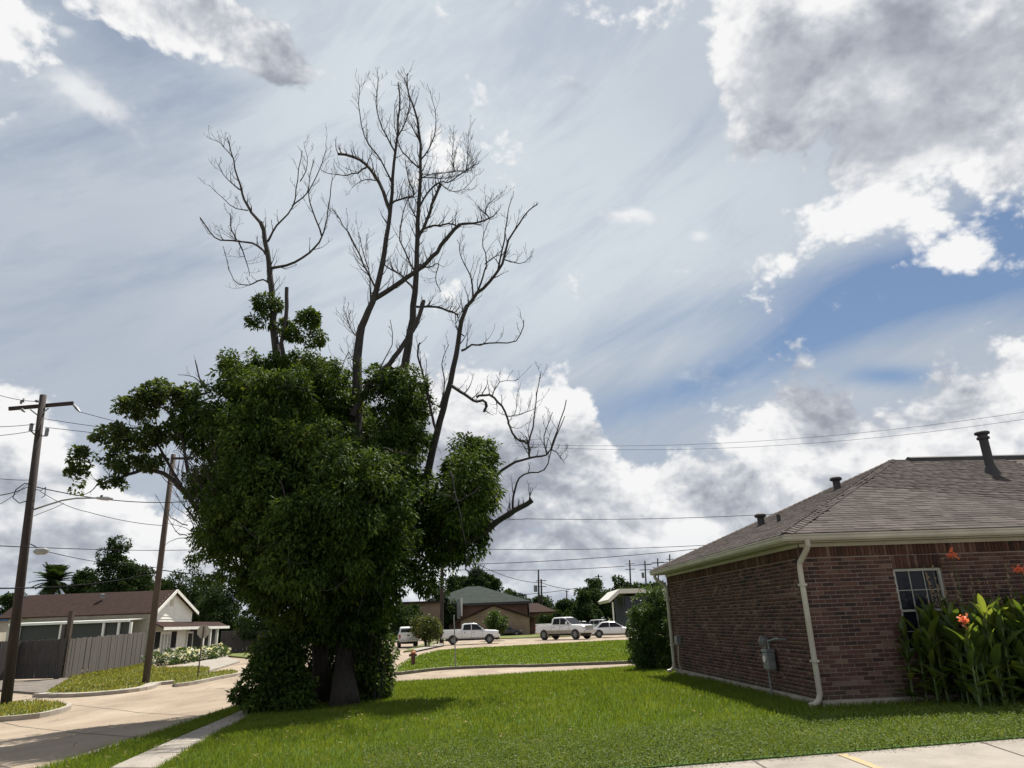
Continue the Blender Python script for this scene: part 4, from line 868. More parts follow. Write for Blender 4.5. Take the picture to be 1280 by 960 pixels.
# ---- background trees
def bgtree(px, top, bot, w, y, label, kind='round', group='trees on the skyline', mat='leaf_far', ncl=None):
    p0 = DY(px, bot, y); gz = T(p0[0], p0[1])-.2; base = np.array([p0[0], p0[1], gz]); s = y/FPX*1.05; t = thing('tree', base, label, 'tree', group)
    ctop = DY(px, top, y)[2]; cb = max(DY(px, bot, y)[2], gz+.8); H = ctop-cb; wr = w*s/2
    m = MB(); m.tube([base, base+[.1, 0, (cb-gz)*.6], [p0[0], p0[1], cb+H*.4]], [wr*.09+.08, wr*.07+.06, wr*.03+.03], 7); m.build('trunk', MAT['bark'], t)
    bl = []; rg = random.Random(int(px*7+top))
    if kind == 'round':
        for i in range(11):
            a = rg.uniform(0, 6.28); u = rg.uniform(0, 1); z = cb+H*(.12+.78*u); rr = wr*(1-.55*abs(u-.38)*1.6)
            bl.append((p0[0]+math.cos(a)*rr*.5, p0[1]+math.sin(a)*rr*.5, z, rr*rg.uniform(.4, .62), rr*.5, H*rg.uniform(.13, .22)))
    elif kind == 'low':
        for i in range(9): bl.append((p0[0]+rg.uniform(-.8, .8)*wr, p0[1]+rg.uniform(-.4, .4)*wr, cb+H*rg.uniform(.2, .72), wr*rg.uniform(.2, .34), wr*.3, H*rg.uniform(.22, .33)))
    elif kind == 'column':
        for i in range(10): u = i/9; rr = wr*(1-.55*u); bl.append((p0[0]+rg.uniform(-.3, .3)*rr, p0[1], cb+H*(.06+.86*u), rr*.65, rr*.65, H*.12))
    n = ncl or int(max(80, min(330, w*3.8))); leaf = max(.16, .0036*y)
    foliage('crown', t, bl, n, 50, wr*.16+.12, leaf, leaf*.26, MAT[mat], .35, .9); return t
BT = [(137, 672, 752, 58, 88, 'tall narrow dark tree standing behind the brown roof', 'column'), (165, 705, 752, 56, 90, 'lower bushy tree right of the tall narrow one behind the brown roof', 'round'),
 (108, 712, 752, 44, 92, 'small dark tree between the palm and the tall narrow tree', 'round'), (240, 694, 805, 84, 84, 'broad dark tree rising behind the white gable', 'round'), (205, 724, 750, 34, 110, 'hazy low tree left of the leaning pole', 'low'), (285, 722, 805, 80, 80, 'dark tree over the far fence, left of the big tree', 'round'),
 (320, 745, 810, 56, 76, 'dark tree behind the left edge of the big tree crown', 'round'), (14, 738, 768, 34, 80, 'dark tree at the left edge of the photo', 'round'), (30, 752, 772, 24, 95, 'low shrubby tree by the left end of the brown roof', 'low'),
 (598, 712, 748, 50, 150, 'rounded tree behind the green roof peak', 'round'), (572, 722, 752, 40, 150, 'lower tree left of the green roof peak', 'round'), (640, 738, 768, 46, 170, 'distant tree right of the green roof', 'low'), (668, 748, 775, 44, 160, 'distant bushy tree near the twin far poles', 'low'), (705, 752, 778, 40, 165, 'distant low tree between two far poles', 'low'),
 (742, 722, 772, 44, 140, 'tall rounded tree behind the white cars', 'round'), (772, 718, 770, 44, 150, 'tall feathery tree over the parked cars', 'round'), (758, 738, 782, 70, 130, 'broad dark tree directly behind the white sedan', 'low'), (728, 745, 785, 44, 125, 'dark tree left of the broad one behind the sedan', 'round'), (806, 728, 760, 60, 175, 'distant tree crowns above the flat white roof', 'low'), (835, 728, 765, 70, 180, 'distant tree crowns just left of the brick house eave', 'low'),
 (520, 770, 798, 40, 105, 'small dark tree beyond the rear-facing pickup', 'round'), (500, 750, 795, 50, 120, 'dark tree beyond the white trailer', 'round'), (550, 735, 785, 40, 128, 'dark tree at the left end of the green roofed building', 'round'), (690, 760, 790, 34, 120, 'leafy tree behind the crew cab pickup', 'round')]
for a in BT: bgtree(*a)
# small bushes across the road
for px, top, bot, w, y, lb, mt in ((622, 762, 797, 26, 88, 'spiky dark green bush in front of the tan gable', 'leaf_bush'), (534, 768, 806, 34, 72, 'yellow green crepe myrtle bush by the tall pole', 'leaf_far2'), (684, 765, 796, 22, 100, 'green bush by the rear of the crew cab pickup', 'leaf_far')):
    p = DY(px, bot, y); b = np.array([p[0], p[1], T(p[0], p[1])]); t = thing('bush', b, lb, 'bush'); s = y/FPX*1.05; H = DY(px, top, y)[2]-b[2]; wr = w*s/2
    m = MB()
    for i in range(9): q = b+[random.uniform(-.2, .2), random.uniform(-.2, .2), 0]; m.tube([q, q+[random.uniform(-.3, .3), 0, H*.3], q+[random.uniform(-.9, .9)*wr*.8, 0, H*.75]], [.05, .04, .02], 5)
    m.build('stem', MAT['bark'], t)
    foliage('foliage', t, [(b[0]+math.cos(i)*wr*.4, b[1]+math.sin(i)*wr*.4, b[2]+H*(.45+.1*i/3), wr*.55, wr*.55, H*.32) for i in range(6)], 130, 34, wr*.22, .26, .06, MAT[mt], -.6, .8)
# palm
pp = DY(66, 742, 90); pb = np.array([pp[0], pp[1], -.7]); pt = thing('palm_tree', pb, 'spiky palm tree behind the left end of the brown roof', 'palm tree'); top = DY(67, 728, 90)
m = MB(); m.tube([pb, (pb+top)/2+[.2, 0, 0], top], [.35, .28, .25], 8); m.build('trunk', MAT['bark'], pt)
q = []; 
for i in range(80):
    a = random.uniform(0, 6.28); e = random.uniform(-.35, 1.4); L = random.uniform(2.0, 2.9); d = np.array([math.cos(a)*math.cos(e), math.sin(a)*math.cos(e), math.sin(e)]); P = [top]
    for k in range(6): d = unit(d+np.array([0, 0, -.13])); P.append(P[-1]+d*L/6)
    for k in range(1, 6):
        for s in (-1, 1):
            for j in range(2):
                b = P[k]*(1-j*.5)+P[k+1 if k < 6 else k]*(j*.5); sd = unit(np.cross(P[k]-P[k-1], [0, 0, 1])); tip = b+sd*s*.55+unit(P[k]-P[k-1])*.35+np.array([0, 0, -.12]); w = unit(P[k]-P[k-1])*.15
                q += [b-w, b+w, tip]
    for k in range(5): w = np.array([0, 0, .05]); q += [P[k]-w, P[k]+w, P[k+1]]
link('fronds', npmesh('fronds', np.array(q)-pb, 3, MAT['leaf_far']), pt)['kind'] = 'stuff'
# far tree line, one mass
fb = []; rg = random.Random(5)
for i in range(150):
    x = -330+i*4.7+rg.uniform(-2, 2); y = 215+rg.uniform(-15, 60)+(60 if x > 160 else 0); h = rg.uniform(4.0, 8.5)*(1.0 if x > -60 else 1.15); fb.append((x, y, h*.42-.6, rg.uniform(3.5, 6), 4, h*.6))
P, Q = clumpcloud(fb, 1500, 16, 1.0); v, t_ = leaves(P, Q, 1.0, .30, .2, .9); tag(link('tree_line', npmesh('tree_line', v, 3, MAT['leaf_far'], t_)), 'far off wood along the horizon', 'tree line', kind='stuff')
# ------------------------------------------------------------------ white house on the left
XA = G(186, 828)[0]; YA = 57.6; GZ0 = -.55
nX = np.array([1., 0, 0]); nY = np.array([0, 1., 0]); A_ = np.array([XA, YA, 0])
def px_(px, py): return PP(px, py, A_, nX)           # on the gable side (faces +x)
def py_(px, py, y=YA): return PP(px, py, (0, y, 0), nY)    # on the long side (faces the camera)
zE = py_(186, 763)[2]; zR = DY(214, 738, YA+4.2)[2]; yR = YA+4.2; y2 = YA+8.6; zW = zE-.1
yR = px_(216, 740)[1]; zR = px_(216, 739)[2]; y2 = px_(240, 768)[1]
XL = py_(12, 770)[0]
wh = thing('white_house', (XA, YA, GZ0), 'white sided house with a brown gable roof and porch behind the board fence', 'house')
m = MB(); m.prism([(XA, YA, GZ0-.2), (XA, y2, GZ0-.2), (XA, y2, zE), (XA, yR, zR-.12), (XA, YA, zE-.05)], (-.2, 0, 0))
m.prism([(XA-.201, YA, GZ0-.2), (XL, YA, GZ0-.2), (XL, YA, zE-.05), (XA-.201, YA, zE-.05)], (0, .2, 0)); m.build('wall', MAT['cream'], wh)
# lap siding on the gable end
m = MB(); z = px_(190, 782)[2]
while z < zR-.4:
    w0 = YA+.02 if z < zE else YA+(z-zE)/(zR-zE)*(yR-YA)+.15; w1 = y2-.02 if z < zE else y2-(z-zE)/(zR-zE)*(y2-yR)-.15
    m.prism([(XA+.003, w0, z), (XA+.045, w0, z), (XA+.012, w0, z+.235), (XA+.003, w0, z+.235)], (0, w1-w0, 0)); z += .24
m.build('siding', MAT['white'], wh)['kind'] = 'stuff'
m = MB(); ov = .35
def roofside(y0, z0, y1, z1, x0, x1, mm, th=.10): mm.prism([(x0, y0, z0), (x1, y0, z0), (x1, y1, z1), (x0, y1, z1)], (0, 0, th))
roofside(YA-.5, zE-.28, yR, zR, XL-.6, XA+.35, m); roofside(yR+.001, zR, y2+.45, zE-.22, XL-.6, XA+.35, m); rfm = m.build('roof', MAT['roofbr'], wh)
m = MB(); m.bar((XA+.375, YA-.5, zE-.26), (XA+.375, yR, zR+.03), .05, .24); m.bar((XA+.375, yR+.01, zR+.03), (XA+.375, y2+.45, zE-.20), .05, .24); m.build('rake_board', MAT['white'], wh)
m = MB(); p = py_(130, 745, yR-1.0); m.lathe((p[0], yR-1.2, zR-.4), [(.16, 0), (.14, .2), (.2, .22), (.2, .3), (.05, .34)], 8); m.build('roof_vent', MAT['metal'], wh)
m = MB(); m.box((XA+.06, yR, zR-.9), (.05, .5, .5)); m.build('gable_vent', MAT['cream'], wh)
# screened patio along the long side
a = py_(12, 781, YA-2.4); b = py_(163, 777, YA-2.4); zt = a[2]; m = MB(); m.prism([(a[0], YA-2.5, zt), (b[0], YA-2.5, zt), (b[0], YA-.01, zt+.12), (a[0], YA-.01, zt+.12)], (0, 0, .06)); m.build('patio_roof', MAT['whitemetal'], wh)
m = MB(); m.box(((a[0]+b[0])/2, YA-2.53, zt-.02), (b[0]-a[0], .06, .16)); m.build('patio_gutter', MAT['white'], wh)
m = MB(); m.prism([(a[0], YA-2.3, GZ0), (b[0]-.1, YA-2.3, GZ0), (b[0]-.1, YA-2.3, zt-.06), (a[0], YA-2.3, zt-.06)], (0, .05, 0)); m.build('screen', MAT['screen'], wh)
for px in (24, 76, 129, 148, 163):
    q = py_(px, 790, YA-2.4); m = MB(); m.box((q[0], YA-2.42, (GZ0+zt)/2-.05), (.16, .14, zt-GZ0-.12)); m.build('patio_post', MAT['white'], wh)
# porch roof and porch on the gable side
zp = px_(190, 786)[2]; y3 = px_(273, 787)[1]; zc = px_(190, 778.5)[2]; PD = 2.2
m = MB(); m.prism([(XA+.05, YA-.3, zc), (XA+PD*.45, YA-.3, zp), (XA+PD*.45, y3, zp-.05), (XA+.05, y3, zc-.05)], (0, 0, .09)); m.build('porch_roof', MAT['roofbr'], wh)
m = MB(); m.box((XA+PD*.45+.03, (YA-.3+y3)/2, zp-.02), (.05, y3-YA+.3, .22)); m.build('porch_fascia', MAT['white'], wh)
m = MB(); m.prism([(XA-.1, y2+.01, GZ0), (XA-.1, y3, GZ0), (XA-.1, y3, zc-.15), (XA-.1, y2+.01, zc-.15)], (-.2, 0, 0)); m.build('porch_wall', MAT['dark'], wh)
def opening(p0, p1, z0, z1, nm, mt, parent, out=.03, th=.05):
    ya, yb = px_(p0, 800)[1], px_(p1, 800)[1]; q = MB(); q.box((XA+out, (ya+yb)/2, (z0+z1)/2), (th, yb-ya, z1-z0)); return q.build(nm, mt, parent)
zt0 = px_(196, 790)[2]; zb0 = GZ0+.25
opening(186.5, 231, GZ0, zp-.15, 'lower_siding', MAT['white'], wh, .012, .02)
for p0, p1, nm in ((193, 199, 'side_window'), (213, 219.5, 'side_window')):
    w_ = opening(p0, p1, zb0, zt0, nm, MAT['glass'], wh, .04, .04); opening(p0, p1, (zb0+zt0)/2-.5, (zb0+zt0)/2-.3, 'rail', MAT['white'], w_, .07, .03)
dr = opening(199.6, 212.4, GZ0+.05, zt0+.02, 'door', MAT['white'], wh, .045, .06)
for i in range(3): opening(200.8+i*4, 203.6+i*4, GZ0+.5, zt0-.2, 'door_pane', MAT['silver'], dr, .08, .02)
ww = opening(232.5, 240, zt0-1.6, zt0-.05, 'window', MAT['white'], wh, .04, .06); opening(233.6, 239, zt0-1.45, zt0-.2, 'pane', MAT['glass'], ww, .075, .02)
for px in (253.5, 262, 270.5):
    yy = PP(px, 800, (XA+PD*.4, 0, 0), nX)[1]; m = MB(); m.box((XA+PD*.4, yy, (GZ0+zp)/2-.08), (.18, .18, zp-GZ0-.16)); m.build('porch_post', MAT['white'], wh)
# flower border
fb0, fb1 = G(200, 831), G(280, 819.5); d = fb1-fb0; fbd = thing('flower_border', (fb0+fb1)/2, 'long bed of white flowers beside the white house porch', 'flower bed')
bl = [tuple(fb0+d*u+np.array([random.uniform(-.5, .5), 0, .35]))+(.7, .8, .42) for u in np.linspace(.02, .98, 22)]
foliage('leaves', fbd, bl, 160, 26, .3, .22, .06, MAT['leaf_bush'], 0, 1.)
P, Q = clumpcloud([(b[0], b[1]-.1, b[2]+.12, .75, .85, .45) for b in bl], 110, 16, .26); v, t_ = leaves(P, Q, .14, .06, -.4, .9); o = link('flowers', npmesh('flowers', v-root_org(fbd), 3, MAT['whitefl'], t_), fbd); o['kind'] = 'stuff'
# blue building sliver at the left frame edge
b = DY(2, 800, 62); m = MB(); m.box((b[0]-3, 62, 1.2), (6, 4, 3.6)); sd = m.build('shed', MAT['cream'], None, (b[0]-3, 62, -.6)); tag(sd, 'pale shed with a blue top at the left edge beside the brown roofed house', 'shed')
m = MB(); m.box((b[0]-2.9, 61.9, 3.2), (6.2, 4.2, .5)); m.build('roof', MAT['bluep'], sd).parent = sd
# ------------------------------------------------------------------ fences
def fence(a, b, za, zb, n, label, mt, w=None, group=None):
    a = np.array(a); b = np.array(b); t = thing('board_fence', (a+b)/2*np.array([1, 1, 0])+Z3*GZ0, label, 'fence', group); d = b-a; d[2] = 0; L = np.linalg.norm(d); d /= L; nr = np.array([d[1], -d[0], 0])
    um = {}
    for i in range(n):
        u = (i+.5)/n; c = a+(b-a)*u; h = (za*(1-u)+zb*u)-(GZ0)+random.uniform(-.03, .03); k = i % 5
        if k not in um:
            q = MB(); w2 = L/n*.47; q.prism([(-w2, -.012, 0), (w2, -.012, 0), (w2, -.012, .975), (w2*.5, -.012, 1), (-w2*.5, -.012, 1), (-w2, -.012, .975)], (0, .024, 0)); me = bpy.data.meshes.new('picket'); me.from_pydata(q.v, [], q.f); me.materials.append(mt); um[k] = me
        ob = bpy.data.objects.new('picket', um[k]); COL.objects.link(ob); ob.parent = t; ob.location = c*np.array([1, 1, 0])+Z3*GZ0-np.array(t.location)+nr*random.uniform(-.012, .02)
        ob.rotation_euler = (0, random.uniform(-.008, .008), math.atan2(d[1], d[0])); ob.scale = (random.uniform(.94, 1.0), 1, h)
    for zz in (.35, .75):
        q = MB(); q.bar(a*[1, 1, 0]+Z3*(GZ0+(za-GZ0)*zz)-nr*.05, b*[1, 1, 0]+Z3*(GZ0+(zb-GZ0)*zz)-nr*.05, .04, .09); q.build('rail', mt, t)
    return t
F1 = DY(178, 828, 54.8); F1[2] = GZ0; F2 = G(80, 847.2); F3 = G(76, 847.8); F4 = G(20, 849); F5 = G(-20, 853)
def topz(px, py, g): return DY(px, py, g[1])[2]
fence(F2, F1, topz(80, 799, F2), topz(178, 790, F1), 34, 'weathered grey board fence running from the gate post to the white house', MAT['fence'])
fence(F4, F3, topz(20, 801, F4), topz(76, 798, F3), 20, 'dark board gate between the utility pole and the tall gate post', MAT['fence_d'])
fence(F5, F4, topz(-15, 802, F5), topz(18, 801, F4), 10, 'dark board fence at the left edge behind the utility pole', MAT['fence_d'])
q = MB(); tpz = topz(81, 764, F2); q.box((F2[0]-.12, F2[1], (GZ0+tpz)/2), (.22, .20, tpz-GZ0)); tag(q.build('gate_post', MAT['pole_b'], None, (F2[0]-.12, F2[1], GZ0)), 'tall wooden post between the grey fence and the dark gate', 'post')
q = MB(); q.box((F2[0]-.35, F2[1]-.1, GZ0+1.25), (.18, .15, 2.9)); tag(q.build('gate_post', MAT['fence'], None, (F2[0]-.35, F2[1]-.1, GZ0)), 'short thick grey post beside the tall gate post', 'post')
R1, R2 = DY(274, 819, 76), DY(336, 814, 74); fence((R1[0], 76, 0), (R2[0], 74, 0), DY(274, 789, 76)[2], DY(336, 788, 74)[2], 36, 'dark board fence right of the white house porch', MAT['fence_d'])
# ------------------------------------------------------------------ utility poles and wires
def upole(bpx, tpx, y, r0, r1, label, mt='pole', group='utility poles'):
    b = DY(*bpx, y) if bpx[1] < 790 else G(*bpx); tz = DY(*tpx, b[1]); b = np.array([b[0], b[1], T(b[0], b[1])-.3]); t = thing('utility_pole', b, label, 'utility pole', group)
    m = MB(); m.tube([b, b+(tz-b)*.5, tz], [r0, (r0+r1)/2, r1], 12); m.build('pole', MAT[mt], t, smooth=True); return t, b, tz
def on(b, t, u): return b+(t-b)*u
p1, pb1, pt1 = upole((8, 880), (54, 494), 25.6, .17, .115, 'tall dark leaning utility pole with a crossarm and street light at the left')
def q1(px, py, dy=0): return DY(px, py, pb1[1]+dy)
c0_, c1_ = q1(11, 511, -.25), q1(92, 504, .4); m = MB(); m.bar(c0_, c1_, .11, .13); ca = m.build('crossarm', MAT['pole'], p1)
m = MB(); m.bar(q1(38, 512, -.12), q1(47, 519, -.12), .03, .04); m.bar(q1(61, 510, -.12), q1(52, 517, -.12), .03, .04); m.build('brace', MAT['metal'], p1)
def ins(p, mt=MAT['insul'], h=.16, nm='insulator', par=None):
    m = MB(); m.lathe(p, [(.02, 0), (.05, .02), (.03, .05), (.06, .08), (.03, .11), (.045, .14), (.02, h)], 8); return m.build(nm, mt, par)
ins(q1(29, 503, -.2), par=p1); ins(q1(26, 505, -.2), par=p1)
for a, b in (((44, 501), (49, 502)), ((27, 511), (31, 515)), ((92, 506), (100, 515))):
    m = MB(); m.tube([q1(*a, -.25), (q1(*a, -.25)+q1(*b, -.25))/2, q1(*b, -.25)], [.04, .06, .03], 7); m.build('insulator', MAT['insul'], p1)
for (x, y, xp, yp) in ((39, 534, 44, 543), (58.5, 540, 50, 544)):
    m = MB(); m.cyl(q1(x, y, -.3), Z3, .065, .28, 10); k = m.build('fuse_cutout', MAT['insul'], p1); m = MB(); m.bar(q1(x, y+5, -.3), q1(xp, yp+1, -.05), .03, .04); m.build('bracket', MAT['metal'], k)
m = MB(); m.tube([q1(42, 637, 0), q1(60, 631, -.5), q1(78, 625.5, -1), q1(96, 622.8, -1.4), q1(124, 622.5, -1.9)], [.035, .03, .03, .028, .025], 7); sa = m.build('street_light_arm', MAT['metal'], p1)
m = MB(); a, b = q1(121, 622.5, -1.85), q1(141, 623.6, -2.2); m.tube([a, a*.7+b*.3, a*.3+b*.7, b], [.04, .065, .07, .02], 10); m.build('lamp_head', MAT['lampg'], sa)
m = MB(); m.cyl(q1(127, 620.5, -2), Z3, .04, .08, 8); m.build('photocell', MAT['dark'], sa)
m = MB(); m.tube([q1(42, 645, 0), q1(70, 634, -.7), q1(80, 629, -1)], .012, 5); m.build('stay', MAT['metal'], p1)
m = MB(); a = q1(52, 689, -.6); m.tube([a-[.28, 0, 0], a-[.15, 0, 0], a+[.12, 0, 0], a+[.25, 0, 0]], [.04, .12, .12, .05], 10); k = m.build('splice_case', MAT['lampg'], p1)
m = MB(); m.tube([q1(38, 680, 0), q1(44, 683, -.3), a], .018, 5); m.build('bracket', MAT['wire'], k)
p2, pb2, pt2 = upole((182, 854), (217, 568), 34.7, .155, .11, 'brown utility pole leaning right, standing on the corner lawn', 'pole_b')
m = MB(); m.bar(DY(214, 573, pb2[1]-.2), DY(240, 573, pb2[1]-.2), .10, .10); m.build('crossarm', MAT['pole'], p2)
p3, pb3, pt3 = upole((552, 804), (553, 640), 78, .24, .15, 'tall dark utility pole by the white pickup, its top hidden in the leaves')
p3b = G(552.5, 805)
FP = []
def farpole(bpx, tpx, y, label, arms=((.93, 1.0),), box=False):
    t, b, tz = upole(bpx, tpx, y, .20, .14, label, 'pole', 'far utility poles'); 
    for u, w in arms: c = on(b, tz, u); m = MB(); m.bar(c-[w, .2, 0], c+[w, -.2, 0], .12, .12); m.build('crossarm', MAT['pole'], t)
    if box: c = on(b, tz, box); m = MB(); m.cyl(c-[.55, 0, 0], Z3, .30, 1.1, 10); m.build('transformer', MAT['metal'], t)
    FP.append(tz); return t
farpole((674, 789), (673, 712), 130, 'tall far pole with a transformer, left of its shorter twin', ((.8, .1),), .70)
farpole((678, 789), (676.5, 724), 132, 'shorter far pole just right of the pole with the transformer', ((.97, .9), (.86, .9)))
farpole((708, 789), (708.5, 738), 180, 'thin distant pole left of the tree clump', ((.97, .5),))
farpole((686, 789), (684.5, 744), 165, 'short distant pole behind the bush left of the crew cab pickup', ((.95, .9),))
farpole((749, 780), (748, 718), 150, 'distant pole rising out of the tree clump', ((.96, .8),))
farpole((790, 780), (787, 700), 150, 'far pole above the flat white roof, first of the row', ((.94, 1.0), (.86, 1.0)))
farpole((810, 780), (806, 701), 155, 'far pole with a transformer, second of the row above the white roof', ((.94, 1.4), (.86, 1.2)), .78)
farpole((825, 780), (822, 698), 160, 'far pole third of the row above the white roof', ((.94, 1.4), (.86, 1.2)))
farpole((840, 780), (837, 693), 150, 'far pole nearest the brick house eave', ((.93, .7),))
WN = 0
def wire(p0, p1, label, sag=0.0, r=.014, group='overhead wires'):
    p0, p1 = np.array(p0), np.array(p1); P = []
    for i in range(17):
        u = i/16; P.append(p0+(p1-p0)*u-Z3*sag*4*u*(1-u))
    rr = [max(r, (.00034 if r > .0075 else .0002)*np.linalg.norm(p-EYE)) for p in P]
    m = MB(); m.tube([p-p0 for p in P], rr, 4); o = m.build('overhead_wire', MAT['wire'], None, local=True); o.location = p0; return tag(o, label, 'wire', group)
def W2(a, ya, b, yb, label, sag=0, r=.014): return wire(DY(*a, ya), DY(*b, yb), label, sag, r)
W2((-30, 484), 20, (48, 502), 25.5, 'thin wire from the left edge to the top insulator of the near pole', .1, .008)
W2((100, 515), 25.7, (330, 560), 60, 'wire leaving the right end of the crossarm towards the big tree', .3, .008)
W2((-30, 533), 22, (44, 530), 25.5, 'upper of two thin wires left of the near pole below the crossarm', .05, .008)
W2((-30, 546), 22, (44, 538), 25.5, 'lower of two thin wires left of the near pole below the crossarm', .05, .008)
W2((46, 522), 25.6, (260, 545), 60, 'upper thin wire right of the near pole below the crossarm', .2, .008)
W2((56, 534), 25.6, (300, 552), 60, 'lower thin wire right of the near pole below the crossarm', .2, .008)
W2((-30, 594), 22, (38, 600), 25.5, 'faint wire at the left edge above the black cable', .05, .008)
W2((-30, 619), 21, (38, 607), 25.5, 'black cable from the left edge to the near pole', .15, .016)
W2((38, 607), 25.6, (232, 627), 34, 'black cable from the near pole passing the leaning brown pole', .25, .018)
W2((232, 627), 34, (655, 649), 62, 'black cable hidden behind the big tree', .4, .018)
W2((655, 648.5), 62, (1000, 640.5), 62, 'black cable crossing the clouds just above the brick house eave', .25, .02)
W2((50, 614), 25.6, (110, 640), 30, 'service wire sloping down right of the near pole', .1, .010); W2((110, 640), 30, (205, 657), 36, 'service wire sloping down to the leaning brown pole', .1, .010)
W2((-30, 640), 20, (36, 603), 25.5, 'loose service wire from the lower left up to the near pole', .2, .012)
W2((-30, 681), 21, (250, 687), 52, 'level wire just under the street light splice case', .1, .014); W2((250, 687), 52, (570, 686), 78, 'level wire hidden by the tree crown', .2, .016)
W2((570, 686), 78, (900, 680.5), 95, 'upper of the two level wires over the green roof', .3, .018)
W2((61, 690), 25.5, (205, 709), 36, 'wire from the splice case to the leaning brown pole', .15, .012)
W2((-30, 735), 22, (205, 713), 34.6, 'thick cable from the left edge to the leaning brown pole', .25, .022); W2((205, 713), 34.6, (320, 716), 52, 'thick cable right of the leaning brown pole', .2, .022); W2((320, 716), 52, (556, 706), 78, 'thick cable behind the big tree', .3, .024)
W2((556, 706), 78, (900, 683), 80, 'thick cable crossing above the green roof to the brick house', .35, .03)
W2((590, 702), 76, (676, 728), 130, 'service wire sagging from the tall pole to the twin far poles', .6, .02); W2((676, 728), 130, (722, 736), 150, 'service wire right of the twin far poles', .4, .03)
W2((640, 744), 140, (722, 735), 150, 'faint distant wire over the green roof corner', .2, .03)
W2((560, 712), 100, (840, 702), 130, 'faint distant wire between thick cable and far poles', .6, .02)
W2((640, 554.5), 45, (1300, 512), 36, 'upper of two thin wires high over the brick house roof', .8, .006); W2((640, 557), 47, (1300, 521), 38, 'lower of two thin wires high over the brick house roof', .9, .006)
m = MB(); P = [q1(38, 606, -.1), q1(31, 604, -.4), q1(20, 612, -.5), q1(16, 622, -.5), q1(24, 629, -.3), q1(34, 626, -.1)]; m.tube([p-P[0] for p in P], .018, 5); o = m.build('cable_loop', MAT['wire'], None, local=True); o.location = P[0]; tag(o, 'slack black cable loop hanging left of the near utility pole', 'cable')
m = MB(); P = [q1(44, 612, -.1), q1(52, 613, -.3), q1(57, 609, -.4), q1(56, 620, -.4), q1(52, 622, -.3)]; m.tube([p-P[0] for p in P], .014, 5); o = m.build('cable_loop', MAT['wire'], None, local=True); o.location = P[0]; tag(o, 'short dangling cable end just right of the near utility pole', 'cable')
m = MB(); P = [DY(582, 690, 77), DY(580, 700, 77), DY(588, 710, 77), DY(600, 716, 77), DY(606, 706, 77)]; m.tube([p-P[0] for p in P], .04, 5); o = m.build('cable_loop', MAT['wire'], None, local=True); o.location = P[0]; tag(o, 'dangling cable hanging under the tree beside the tall far pole', 'cable')
# ------------------------------------------------------------------ signs and hydrant
b = G(247, 846.6)+Z3*.02; ss = thing('stop_sign', b, 'stop sign seen from behind on a thin post by the left kerb', 'stop sign'); tz = DY(248, 783, b[1])[2]; cz = DY(248.5, 789.5, b[1])[2]
m = MB(); m.bar(b-Z3*.1, (b[0]+.06, b[1], tz), .05, .04, (0, 1, 0)); m.build('post', MAT['pole_b'], ss)
rr_ = .325; m = MB(); m.prism([(b[0]+.05+rr_*math.cos(R(22.5+45*i)), b[1]+.04, cz+rr_*math.sin(R(22.5+45*i))) for i in range(8)], (0, .004, 0)); m.build('sign_back', MAT['signback'], ss)
m = MB(); m.prism([(b[0]+.05+rr_*.99*math.cos(R(22.5+45*i)), b[1]+.046, cz+rr_*.99*math.sin(R(22.5+45*i))) for i in range(8)], (0, .002, 0)); m.build('sign_face', MAT['red'], ss)
b = G(569.5, 834); t = thing('sign_post', b, 'thin grey sign post at the kerb of the grass island', 'sign post'); m = MB(); m.bar(b, DY(567.5, 769, b[1]), .055, .045, (0, 1, 0)); m.build('post', MAT['metal'], t)
m = MB(); c = DY(567.5, 774, b[1]); m.box(c+[0, .03, 0], (.035, .30, .42)); m.build('sign_plate', MAT['metal'], t)
b = G(516.5, 831.5); hy = thing('fire_hydrant', b, 'dark red fire hydrant with an orange cap on the corner of the grass island', 'fire hydrant')
m = MB(); m.lathe(b, [(.17, 0), (.17, .04), (.115, .05), (.105, .42), (.15, .44), (.15, .48), (.12, .5), (.12, .58)], 14); m.build('barrel', MAT['hyd'], hy)
m = MB(); m.lathe(b+Z3*.58, [(.145, 0), (.14, .05), (.10, .11), (.035, .14), (.035, .18)], 14); m.build('bonnet', MAT['hydo'], hy)
m = MB(); m.cyl(b+Z3*.50-[.14, 0, 0], (1, 0, 0), .075, .16, 10); m.build('side_nozzle', MAT['hyd'], hy); m = MB(); m.cyl(b+Z3*.50+[.13, 0, 0], (1, 0, 0), .06, .12, 10); m.build('side_nozzle', MAT['hyd'], hy); m = MB(); m.cyl(b+Z3*.46-[0, .13, 0], (0, 1, 0), .08, .12, 10); m.build('front_nozzle', MAT['hyd'], hy)
